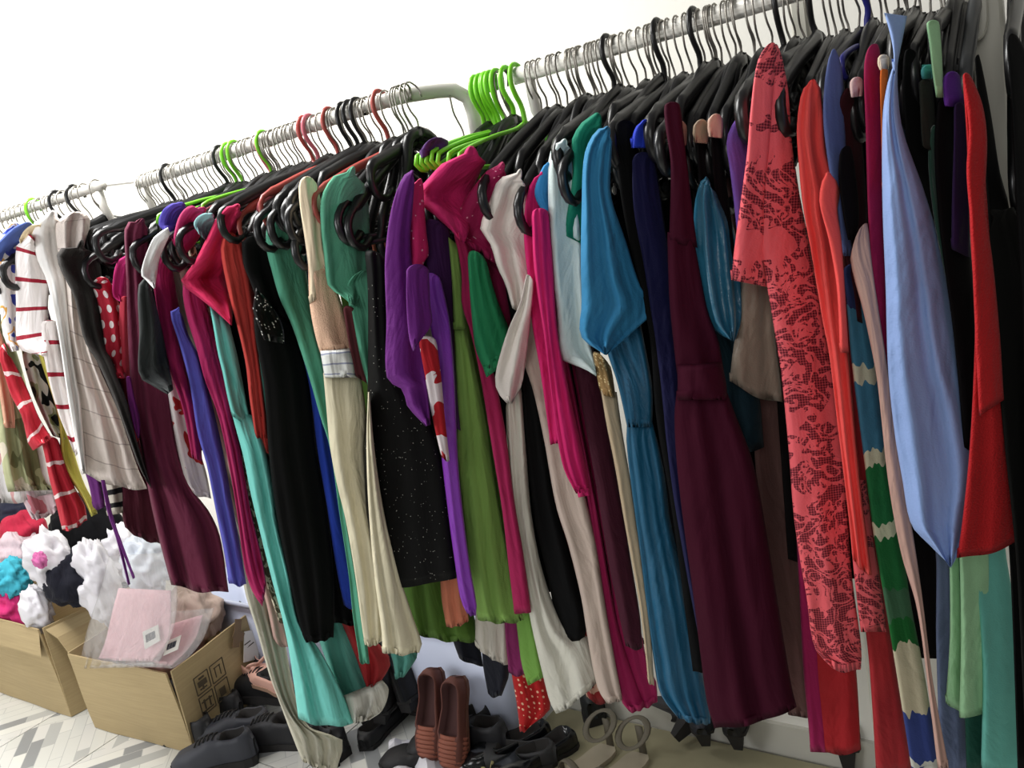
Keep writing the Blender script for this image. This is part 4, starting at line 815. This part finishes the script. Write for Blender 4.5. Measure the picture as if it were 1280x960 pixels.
for i, (u, z) in enumerate(cells):
    g = frame(u, z, u+.16, z+.06)
    if i == 0: g += [strip(u+.03,z+.030,u+.13,z+.030,.018), strip(u+.05,z+.048,u+.11,z+.048,.006), strip(u+.08,z+.008,u+.08,z+.024,.006), strip(u+.04,z+.012,u+.12,z+.012,.004)]   # umbrella
    if i == 1: g += [strip(u+.05,z+.012,u+.05,z+.045,.003), strip(u+.11,z+.012,u+.11,z+.045,.003), strip(u+.04,z+.045,u+.12,z+.045,.003)]
    if i == 2: g += [strip(u+.05,z+.014,u+.05,z+.046,.006), strip(u+.11,z+.014,u+.11,z+.046,.006), strip(u+.02,z+.040,u+.08,z+.040,.004), strip(u+.08,z+.040,u+.14,z+.040,.004), strip(u+.02,z+.009,u+.14,z+.009,.004)]  # this way up
    if i == 3: g += [strip(u+.08,z+.012,u+.08,z+.040,.024)]
    mesh('printed_mark', *join(*g), ink, b1, smooth=False)
mesh('tape', *join(strip(.70,.22,.82,.30,.03), strip(.74,.24,.80,.26,.05)), tape, b1, smooth=False)
lab_o = mesh('shipping_label', *strip(.80,.20,1.0,.17,.10), paper, b1, smooth=False)
mesh('printed_text', *join(*[strip(.81,.235-.014*i-.03,.90+.04*(i % 2),.233-.014*i-.03,.004) for i in range(5)]), ink, b1, smooth=False)
b2, (r0, r1, r2, r3), _ = carton('worn cardboard box at the left edge, heaped with plastic bags and clothes', (-3.66,1.15,0), (-3.055,1.16,0), (.03,.42,0), .35,
    flaps=[((-3.052,1.165,.348), (-3.03,1.56,.348), (.11,.02,0), 1.0, .13), ((-3.055,1.15,.349), (-3.66,1.14,.349), (0,-.02,-.07), 1.0, .02)])

def heap(name, label, cat, px, py, y, wpx, hpx, mat, seed, amp=.28, rough=2.2, depth=.8, group=None, tiltz=0):
    c = at_y(px, py, y); s = 1.25*y/ray(px, py).y/F
    wx, wz = wpx*s/2*.8, hpx*s/2
    vs, fs = [], []; n, m_ = 34, 46; uv = []
    for i in range(n+1):
        th = math.pi*i/n
        for j in range(m_):
            ph = 2*math.pi*j/m_; d = Vector((math.sin(th)*math.cos(ph), math.sin(th)*math.sin(ph), math.cos(th)))
            q = d*rough+Vector((seed*3.1, seed*1.7, 0)); q = q*.55; f = 1-abs(noise.noise(q))*1.3-.7*abs(noise.noise(q*2.1+Vector((4,2,1))))-.1*abs(noise.noise(q*4.6+Vector((9,1,3))))
            v = d*(1+amp*(f-.75)*1.25)
            vs.append(c+Vector((v.x*wx, v.y*wx*depth, v.z*wz))); uv.append((ph*wx, th*wz))
    for i in range(n):
        for j in range(m_): fs.append((i*m_+j, (i+1)*m_+j, (i+1)*m_+(j+1) % m_, i*m_+(j+1) % m_))
    return tag(mesh(name, vs, fs, mat, None, origin=(c.x, c.y, c.z-wz), uvs={'UVMap': uv}), label, cat, group)
bagm = base('white_bag', (222, 220, 226), .35, Transmission_Weight=.0)
film = bpy.data.materials.new('clear_film'); film.use_nodes = True; nt = film.node_tree; pb = nt.nodes['Principled BSDF']
pb.inputs['Base Color'].default_value = (.95,.95,.97,1); pb.inputs['Roughness'].default_value = .12; pb.inputs['Alpha'].default_value = .2; pb.inputs['Specular IOR Level'].default_value = .8
tc = N(nt, 'ShaderNodeTexCoord'); nn = N(nt, 'ShaderNodeTexNoise', Scale=26.0, Detail=4.0, Distortion=1.5); nt.links.new(tc.outputs['Object'], nn.inputs['Vector'])
bp = N(nt, 'ShaderNodeBump', Strength=.9, Distance=.02); nt.links.new(nn.outputs['Fac'], bp.inputs['Height']); nt.links.new(bp.outputs[0], pb.inputs['Normal'])
H = heap
H('clothing_heap', 'black clothes heaped behind the worn cardboard box', 'clothes', 112, 690, 1.42, 120, 120, cloth('heap_black', (20,20,24)), 1, amp=.2)
H('clothing_heap', 'dark navy cloth folded over the rim of the worn cardboard box', 'clothes', 92, 722, 1.28, 85, 60, cloth('heap_navy', (26,27,38)), 2, amp=.3)
H('plastic_bag', 'crumpled white plastic bag with a pink mark, on top of the worn box', 'bag', 60, 698, 1.24, 66, 68, bagm, 3, amp=.3, rough=2.6)
H('pink_bag_print', 'magenta cloth knot showing on the white plastic bag', 'clothes', 50, 700, 1.17, 22, 18, cloth('knot', (205,110,165)), 9, amp=.3)
H('plastic_bag', 'small white plastic bag hanging over the rim of the worn box', 'bag', 46, 762, 1.19, 44, 52, bagm, 4, amp=.3, rough=2.4)
H('clothing_heap', 'bright turquoise cloth in the worn box', 'clothes', 14, 722, 1.22, 56, 44, cloth('turq_heap', (70,178,200)), 5, amp=.34, rough=3.2)
H('clothing_heap', 'hot pink cloth in the worn box below the turquoise one', 'clothes', 20, 754, 1.22, 52, 60, cloth('pink_heap', (226,60,130)), 6, amp=.34, rough=3)
H('clothing_heap', 'pale pink sheet behind the turquoise cloth', 'clothes', 22, 690, 1.34, 70, 46, cloth('palepink_heap', (205,185,192)), 7, amp=.3)
H('clothing_heap', 'crimson cloth under the patterned skirt hem at the left edge', 'clothes', 30, 664, 1.40, 64, 44, cloth('crimson_heap', (178,40,66)), 8, amp=.2)
H('clothing_heap', 'orange cloth at the very left edge of the frame', 'clothes', -4, 676, 1.36, 40, 44, cloth('orange_heap', (196,84,50)), 10, amp=.2)
H('clothing_heap', 'small dark navy cloth under the white floral hem at the left', 'clothes', 18, 640, 1.46, 56, 28, cloth('navy_heap2', (34,36,52)), 11, amp=.2)
H('clothing_heap', 'heap of pale pink clothes filling the open box', 'clothes', 205, 806, 1.42, 110, 76, cloth('palepink2', (206,170,170)), 12, amp=.2)
H('plastic_bag', 'white plastic bag bulging up at the left of the open box', 'bag', 122, 728, 1.30, 60, 96, bagm, 13, amp=.35, rough=2.8)
H('plastic_bag', 'clear plastic bag of pale blue cloth behind the dangling tie', 'bag', 182, 706, 1.36, 66, 64, base('pale_bag', (205,212,222), .25), 14, amp=.3, rough=3)
H('plastic_bag', 'crumpled grey white bag between the two cartons and the burgundy hem', 'bag', 150, 690, 1.46, 70, 60, bagm, 15, amp=.3, rough=2.6)
H('clothing_heap', 'beige and pink clothes at the right of the open box', 'clothes', 240, 765, 1.44, 90, 60, cloth('beige_heap', (190,170,160)), 16, amp=.25)
pk = cloth('pink_knit_pack', (222,176,184), .85, fineamt=.1)
def pack(label, L, R, Lf, Rf, quad, y):
    o = empty('wrapped_garment', tuple(at_y(*pts(L)[-1], y))); tag(o, label, 'clothes')
    piece('garment', L, R, pk, o, dy=y-lerp_tab(YF, pts(L)[0][0]), k=-1.0, th=.012, amp=.004)
    piece('film', Lf, Rf, film, o, dy=y-.022-lerp_tab(YF, pts(L)[0][0]), k=-1.0, th=.012, amp=.012)
    q = [at_y(px, py, y-.105) for px, py in pts(quad)]; nrm = (q[1]-q[0]).cross(q[3]-q[0]).normalized()
    if nrm.y > 0: nrm = -nrm
    mesh('price_label', q+[v-nrm*.002 for v in q], [(0,1,2,3),(7,6,5,4),(0,4,5,1),(1,5,6,2),(2,6,7,3),(3,7,4,0)], paper, o, smooth=False)
    bars_ = []
    for i in range(9):
        u0 = .18+.07*i; wd = .028 if i % 3 else .045
        a = q[0].lerp(q[1], u0).lerp(q[3].lerp(q[2], u0), .25); b = q[0].lerp(q[1], u0+wd).lerp(q[3].lerp(q[2], u0+wd), .25)
        c = q[0].lerp(q[1], u0+wd).lerp(q[3].lerp(q[2], u0+wd), .68); d = q[0].lerp(q[1], u0).lerp(q[3].lerp(q[2], u0), .68)
        v4 = [a, b, c, d]; bars_.append(([v+nrm*.0015 for v in v4]+[v-nrm*.0005 for v in v4], [(0,1,2,3),(0,4,5,1),(1,5,6,2),(2,6,7,3),(3,7,4,0)]))
    mesh('barcode', *join(*bars_), base('barcode_ink', (40,42,60), .8), o, smooth=False)
pack('pale pink knit garment sealed in clear plastic with a barcode label, on the open box', '148,735 140,765 132,800 122,826', '214,738 214,770 210,800 190,826',
     '136,695 124,740 108,790 98,836', '212,690 222,740 216,790 196,834', '178,790 197,781 200,801 181,812', 1.20)
pack('second pale pink garment in clear plastic, right of the first on the open box', '214,780 200,800 188,815 170,828', '254,768 246,795 232,815 214,832',
     '210,765 196,795 180,820 160,832', '268,760 256,795 238,820 216,836', '208,802 226,794 222,812 204,820', 1.235)

# storage tubs behind
tubm = base('milky_plastic', (196, 204, 226), .3)
def tub(label, c, sx, sy, h):
    o = empty('storage_tub', c); tag(o, label, 'storage box'); 
    def ring(kx, z, r=.05, n=6):
        out = []
        for cx, cy, a0 in ((1,1,0),(-1,1,90),(-1,-1,180),(1,-1,270)):
            for i in range(n+1):
                an = math.radians(a0+90*i/n); out.append(Vector((c[0]+cx*(sx*kx/2-r)+r*math.cos(an), c[1]+cy*(sy*kx/2-r)+r*math.sin(an), z)))
        return out
    prof = [(.86,.003),(.88,.05),(1,h)]; inner = [(.975,h),(.86,.02)]
    R_ = [ring(k, z) for k, z in prof+inner]; m_ = len(R_[0]); vs = [v for r in R_ for v in r]
    fs = [(i*m_+j, i*m_+(j+1) % m_, (i+1)*m_+(j+1) % m_, (i+1)*m_+j) for i in range(len(R_)-1) for j in range(m_)]+[tuple(range(m_))[::-1], tuple((len(R_)-1)*m_+j for j in range(m_))]
    mesh('tub_body', vs, fs, tubm, o)
    R_ = [ring(1.0, h-.012), ring(1.06, h-.010), ring(1.06, h+.004), ring(1.0, h+.006)]; vs = [v for r in R_ for v in r]
    mesh('rim', vs, [(i*m_+j, i*m_+(j+1) % m_, ((i+1) % 4)*m_+(j+1) % m_, ((i+1) % 4)*m_+j) for i in range(4) for j in range(m_)], tubm, o)
tub('milky plastic storage tub behind the open cardboard box', (-2.50, 1.645, 0), .52, .24, .33)
tub('pale lavender plastic tub behind the brown strappy shoes', (-1.60, 1.67, 0), .40, .20, .33)

# ---------------------------------------------------------------- shoes
def shoe(kind, label, pos, heading, col, L=.25, pitch=0, roll=0, lift=0, group=None, inner=(30,26,24), rough=.6, sole_col=None, mirror=1):
    if pos.y > 1.395 and pos.x > -1.375: lift += .0145
    o = empty('shoe', tuple(pos)); tag(o, label, 'shoe', group)
    mat = base('shoe_%d_%d_%d_%d' % (*col, int(rough*100)), col, rough); sm = base('sole_%d_%d_%d' % (sole_col or (28,26,26)), sole_col or (28,26,26), .7)
    M_ = Matrix.Translation(Vector(pos)+Vector((0,0,lift))) @ Matrix.Rotation(math.radians(heading), 4, 'Z') @ Matrix.Rotation(math.radians(pitch), 4, 'Y') @ Matrix.Rotation(math.radians(roll), 4, 'X')
    T = lambda p: M_ @ Vector((p[0]*L, p[1]*mirror, p[2]))
    Wt = [(0,.012),(.04,.024),(.15,.031),(.35,.029),(.55,.036),(.72,.042),(.86,.038),(.95,.026),(1,.008)]
    sh = .026 if kind == 'sneaker' else .010
    heel = {'pump': .055, 'boot': .03}.get(kind, 0)
    def zs(s): return heel*max(0, min(1, (.62-s)/.45))**1.3
    if kind == 'sneaker': Ht = [(0,.05),(.05,.085),(.2,.075),(.38,.078),(.5,.078),(.7,.058),(.9,.042),(1,.018)]; op = (.07,.40)
    elif kind == 'boot': Ht = [(0,.15),(.05,.19),(.2,.20),(.34,.19),(.42,.11),(.6,.065),(.85,.042),(1,.018)]; op = (.06,.34)
    elif kind == 'pump': Ht = [(0,.03),(.05,.055),(.3,.040),(.6,.034),(.75,.034),(.9,.030),(1,.012)]; op = (.06,.70)
    else: Ht = [(0,.03),(.05,.048),(.3,.034),(.6,.036),(.75,.038),(.9,.032),(1,.014)]; op = (.06,.66)
    n = 34; prof_c = [(-1,0),(-1.04,.35),(-.98,.62),(-.8,.86),(-.5,.98),(-.2,1.0),(0,1.0),(.2,1.0),(.5,.98),(.8,.86),(.98,.62),(1.04,.35),(1,0)]
    prof_o = [(-1,0),(-1.04,.35),(-1.0,.75),(-.93,1.0),(-.82,.97),(-.72,.35),(0,.16),(.72,.35),(.82,.97),(.93,1.0),(1.0,.75),(1.04,.35),(1,0)]
    if kind != 'sandal':
        vs = []
        for i in range(n+1):
            s = i/n; w_ = lerp_tab(Wt, s); h = lerp_tab(Ht, s)
            of = max(0, min(1, (s-op[0])/.04, (op[1]-s)/.07)); of = of*of*(3-2*of)
            for (cy, cz), (oy, oz) in zip(prof_c, prof_o):
                y = (cy*(1-of)+oy*of)*w_; 
                z = (cz*(1-of))*h+of*(oz*h)
                vs.append(T((s, y, sh+zs(s)+z)))
        m_ = 13; fs = [(i*m_+j, i*m_+j+1, (i+1)*m_+j+1, (i+1)*m_+j) for i in range(n) for j in range(m_-1)]+[tuple(range(m_)), tuple(n*m_+j for j in range(m_))[::-1]]
        u = mesh('upper', vs, fs, mat, o)
        u.data.materials.append(base('lining_%d_%d_%d' % inner, inner, .8))
        for p in u.data.polygons:
            ii, jj = divmod(p.index, m_-1)
            if ii < n and 4 <= jj <= 7 and op[0]+.02 < ii/n < op[1]-.03: p.material_index = 1
    # sole
    vs = []; n2 = 22
    outl = []
    for i in range(n2+1):
        s = i/n2; outl.append((s, lerp_tab(Wt, s)+.003))
    for i in range(n2-1, 0, -1):
        s = i/n2; outl.append((s, -lerp_tab(Wt, s)-.003))
    for lv in (0, 1):
        for s, y in outl: vs.append(T((s*1.01-.005, y, zs(s)+(0 if lv == 0 else sh+.002)+(.012*max(0, s-.85)/.15))))
    k_ = len(outl)
    mesh('sole', vs, [(i, (i+1) % k_, k_+(i+1) % k_, k_+i) for i in range(k_)]+[tuple(range(k_))[::-1], tuple(range(k_, 2*k_))], sm, o, smooth=False)
    if heel:
        g = [T((s, y, z)) for z, sc_ in ((-.0, .55 if kind == 'pump' else .9), (heel, 1)) for s, y in [(.02,-.02*sc_),(.02+.16*sc_,-.02*sc_),(.02+.16*sc_,.02*sc_),(.02,.02*sc_)]]
        mesh('heel', g, [(3,2,1,0),(4,5,6,7),(0,1,5,4),(1,2,6,5),(2,3,7,6),(3,0,4,7)], sm, o, smooth=False)
    def band(s0, s1, h, wd, name='strap', y0=None, m=mat):
        p = [T((s0+(s1-s0)*t, -math.cos(math.pi*t)*(lerp_tab(Wt, s0+(s1-s0)*t)+.003), sh+zs(s0)+math.sin(math.pi*t)*h)) for t in [q/14 for q in range(15)]]
        mesh(name, *tube_geo(p, .0022, 6, wd/2, up=(M_.to_3x3() @ Vector((0,0,1)))), m, o)
    if kind == 'sneaker':
        for q in range(5):
            s = .42+q*.055; zt = lerp_tab(Ht, s)+sh+.004
            mesh('lace', *tube_geo([T((s, -.018, zt-.004)), T((s+.012, 0, zt+.003)), T((s+.02, .018, zt-.004))], .0028, 6), sm, o)
    if kind == 'sandal':
        for s0, s1, h, wd in ((.80,.74,.035,.022),(.62,.66,.045,.02)): band(s0, s1, h, wd)
        ring = [T((.10+.17*math.cos(a), .040*math.sin(a), sh+.075-.02*math.cos(a))) for a in [q/20*2*math.pi for q in range(20)]]
        mesh('ankle_strap', *tube_geo(ring, .002, 6, .009, closed=True, up=M_.to_3x3() @ Vector((0,0,1))), mat, o)
        mesh('heel_cup', *tube_geo([T((.0, 0, sh)), T((-.005, 0, sh+.04)), T((.0, 0, sh+.08))], .012, 6, .003), mat, o)
    if kind == 'strappy':
        for q in range(7): band(.62+.045*q, .64+.045*q, lerp_tab(Ht, .64+.045*q)+.004, .012, m=base('salmon_strap', (140,80,62), .7))
    if kind == 'bow':
        c = T((.78, 0, sh+.045))
        for sg in (-1, 1):
            p = [T((.78, 0, sh+.046)), T((.74, sg*.018, sh+.058)), T((.80, sg*.034, sh+.054)), T((.82, sg*.018, sh+.044)), T((.78, 0, sh+.046))]
            mesh('bow', *tube_geo(catmull(p, 14), .0035, 6, .006), mat, o)
    return o
def fp(px, py, z=0): return at_z(px, py, z)
BK = (24,24,27)
S_ = shoe
S_('sneaker', 'black trainer with laces lying in front of the open box, toe to the left', fp(305,905), 195, BK, .28, roll=8)
S_('sneaker', 'dark grey trainer next to the black one, near the lower frame edge', fp(345,925), 205, (44,45,52), .27)
S_('sneaker', 'black trainer with a small white tab, under the cream dress hem', fp(392,930), 200, (28,28,32), .27, roll=-6)
S_('bow', 'left one of two nude pink ballet flats with bows, on the black trainers', fp(325,852,.10), 160, (214,168,152), .23, lift=.0, rough=.5, sole_col=(150,120,100))
S_('bow', 'right one of two nude pink ballet flats with bows, half under the cream dress', fp(362,868,.10), 170, (214,168,152), .23, rough=.5, sole_col=(150,120,100))
S_('sneaker', 'black trainer under the flared turquoise hem', fp(432,950), 160, BK, .27)
S_('boot', 'black ankle boot leaning behind the brown strappy pair', fp(478,925), 110, (19,19,21), .30, roll=10, lift=.05)
S_('boot', 'black ankle boot with a tall shaft left of the brown strappy pair', fp(512,915), 100, (22,22,24), .30, roll=-6, lift=.06)
S_('boot', 'small black boot lying near the frill hem', fp(450,905), 60, (26,26,28), .24)
a = fp(545,925); 
S_('strappy', 'left one of the brown strappy flats standing on their toes', a+Vector((.05,.02,.035)), -80, (92,48,38), .25, pitch=62, lift=.20, inner=(70,38,36), rough=.7, sole_col=(96,58,44))
S_('strappy', 'right one of the brown strappy flats standing on their toes', a+Vector((.135,.02,.035)), -84, (92,48,38), .25, pitch=62, lift=.19, inner=(70,38,36), rough=.7, sole_col=(96,58,44))
S_('pump', 'dark brown rounded pump behind the strappy flats', fp(600,890), 200, (44,32,30), .24, lift=.02)
S_('sneaker', 'black trainer in front of the red dotted hem', fp(622,918), 230, BK, .26)
S_('flat', 'glossy black loafer below the red dotted hem, toe pointing left', fp(690,925), 235, (18,19,21), .26, rough=.2)
S_('flat', 'glossy black loafer right of the first, with a small metal button', fp(722,935), 240, (18,20,22), .26, rough=.2)
S_('sneaker', 'black shoe lying behind the glossy loafers', fp(655,900), 190, (20,20,22), .25)
S_('sandal', 'beige and olive sandal with a ring ankle strap, left one of two', fp(765,942), 255, (98,92,78), .23, sole_col=(170,160,140))
S_('sandal', 'beige and olive sandal with a ring ankle strap, right one of two', fp(806,952), 255, (98,92,78), .23, sole_col=(170,160,140))
S_('pump', 'black pointed pump right of the sandals, lying on its side', fp(850,945), 140, (24,25,32), .24, roll=60, lift=.03)
S_('pump', 'black pump with a blue edge below the teal blue hem', fp(885,950), 110, (26,30,40), .24, pitch=-25, lift=.02)
S_('pump', 'black pump with a pointed toe, below the burgundy velvet hem', fp(925,955), 100, (22,21,26), .24, pitch=-20, lift=.02)
S_('pump', 'glossy black pump at the lower frame edge below the red skirt', fp(1062,975), 100, (22,22,22), .24, rough=.2)
def sheet(name, label, cat, P_, mat, seed=0, amp=.02):
    P_ = [Vector(p) for p in P_]; n = 12; vs = []
    for k_ in (0, 1):
        for j in range(n+1):
            for i in range(n+1):
                u, v = i/n, j/n; p = P_[0].lerp(P_[1], u).lerp(P_[3].lerp(P_[2], u), v)
                z = abs(noise.noise(Vector((u*3+seed, v*3, seed))))*amp*2+abs(noise.noise(Vector((u*7+seed, v*7, seed))))*amp*.6
                vs.append(p+Vector((0,0,z+.004-.003*k_)))
    m_ = (n+1)**2; fs = []
    for j in range(n):
        for i in range(n):
            q = j*(n+1)+i; fs += [(q,q+1,q+n+2,q+n+1),(m_+q,m_+q+n+1,m_+q+n+2,m_+q+1)]
    return tag(mesh(name, vs, fs, mat, smooth=False), label, cat)
sheet('plastic_sheet', 'crumpled white plastic sheet on the floor in front of the strappy flats', 'plastic', [fp(480,985),fp(600,985),fp(575,925),fp(490,930)], bagm, 2, .03)
sheet('paper_scrap', 'yellowed folded paper scrap between the trainers and the loafers', 'paper', [fp(598,975),fp(640,975),fp(630,940),fp(606,945)], base('yellow_paper', (214,204,150), .8), 4, .03)
sheet('paper_scrap', 'white paper corner beside the yellowed scrap', 'paper', [fp(575,985),fp(605,980),fp(600,950),fp(582,958)], paper, 6, .02)
tag(mesh('floor_board', *box_geo((-.45,1.575,.008), (1.85,.36,.012)), base('olive_board', (150,144,116), .8), smooth=False), 'flat olive beige board lying along the foot of the wall under the shoes', 'board')
H('clothing_heap', 'black cloth bundle beside the open box, under the burgundy and turquoise hems', 'clothes', 310, 800, 1.60, 60, 80, cloth('bundle', (20,20,22)), 21, amp=.2)

for px, py, kd, hd, col, lab, kw in [
  (575,905,'sneaker',150,(26,26,28),'black trainer right behind the brown strappy flats',{}),
  (590,940,'flat',215,(24,22,24),'black flat shoe just right of the brown strappy flats',{}),
  (640,945,'sneaker',190,(30,30,34),'dark trainer with its toe beside the yellowed paper scrap',{}),
  (745,915,'sneaker',120,(26,28,28),'black trainer between the loafers and the sandals',{}),
  (270,935,'sneaker',185,(30,30,33),'black trainer nearest the corner of the open box',{}),
  (325,950,'sneaker',215,(52,54,62),'grey shoe at the lower frame edge below the trainers',{}),
  (372,890,'sneaker',190,(20,20,22),'black trainer half hidden under the long sheer cream dress',{'lift':.04}),
  (290,880,'sneaker',200,(24,24,26),'black trainer against the right side of the open box',{'lift':.03}),
  (668,880,'boot',170,(22,22,24),'black ankle boot behind the red dotted hem',{}),
  (415,965,'sneaker',150,(22,22,24),'black trainer cut off by the lower frame edge',{}),
  (455,940,'flat',100,(20,20,22),'black flat shoe lying below the ankle boots',{}),
  (700,958,'flat',200,(40,40,42),'dark shoe at the lower frame edge below the loafers',{})]:
    S_(kd, lab, fp(px, py), hd, col, .26, **kw)
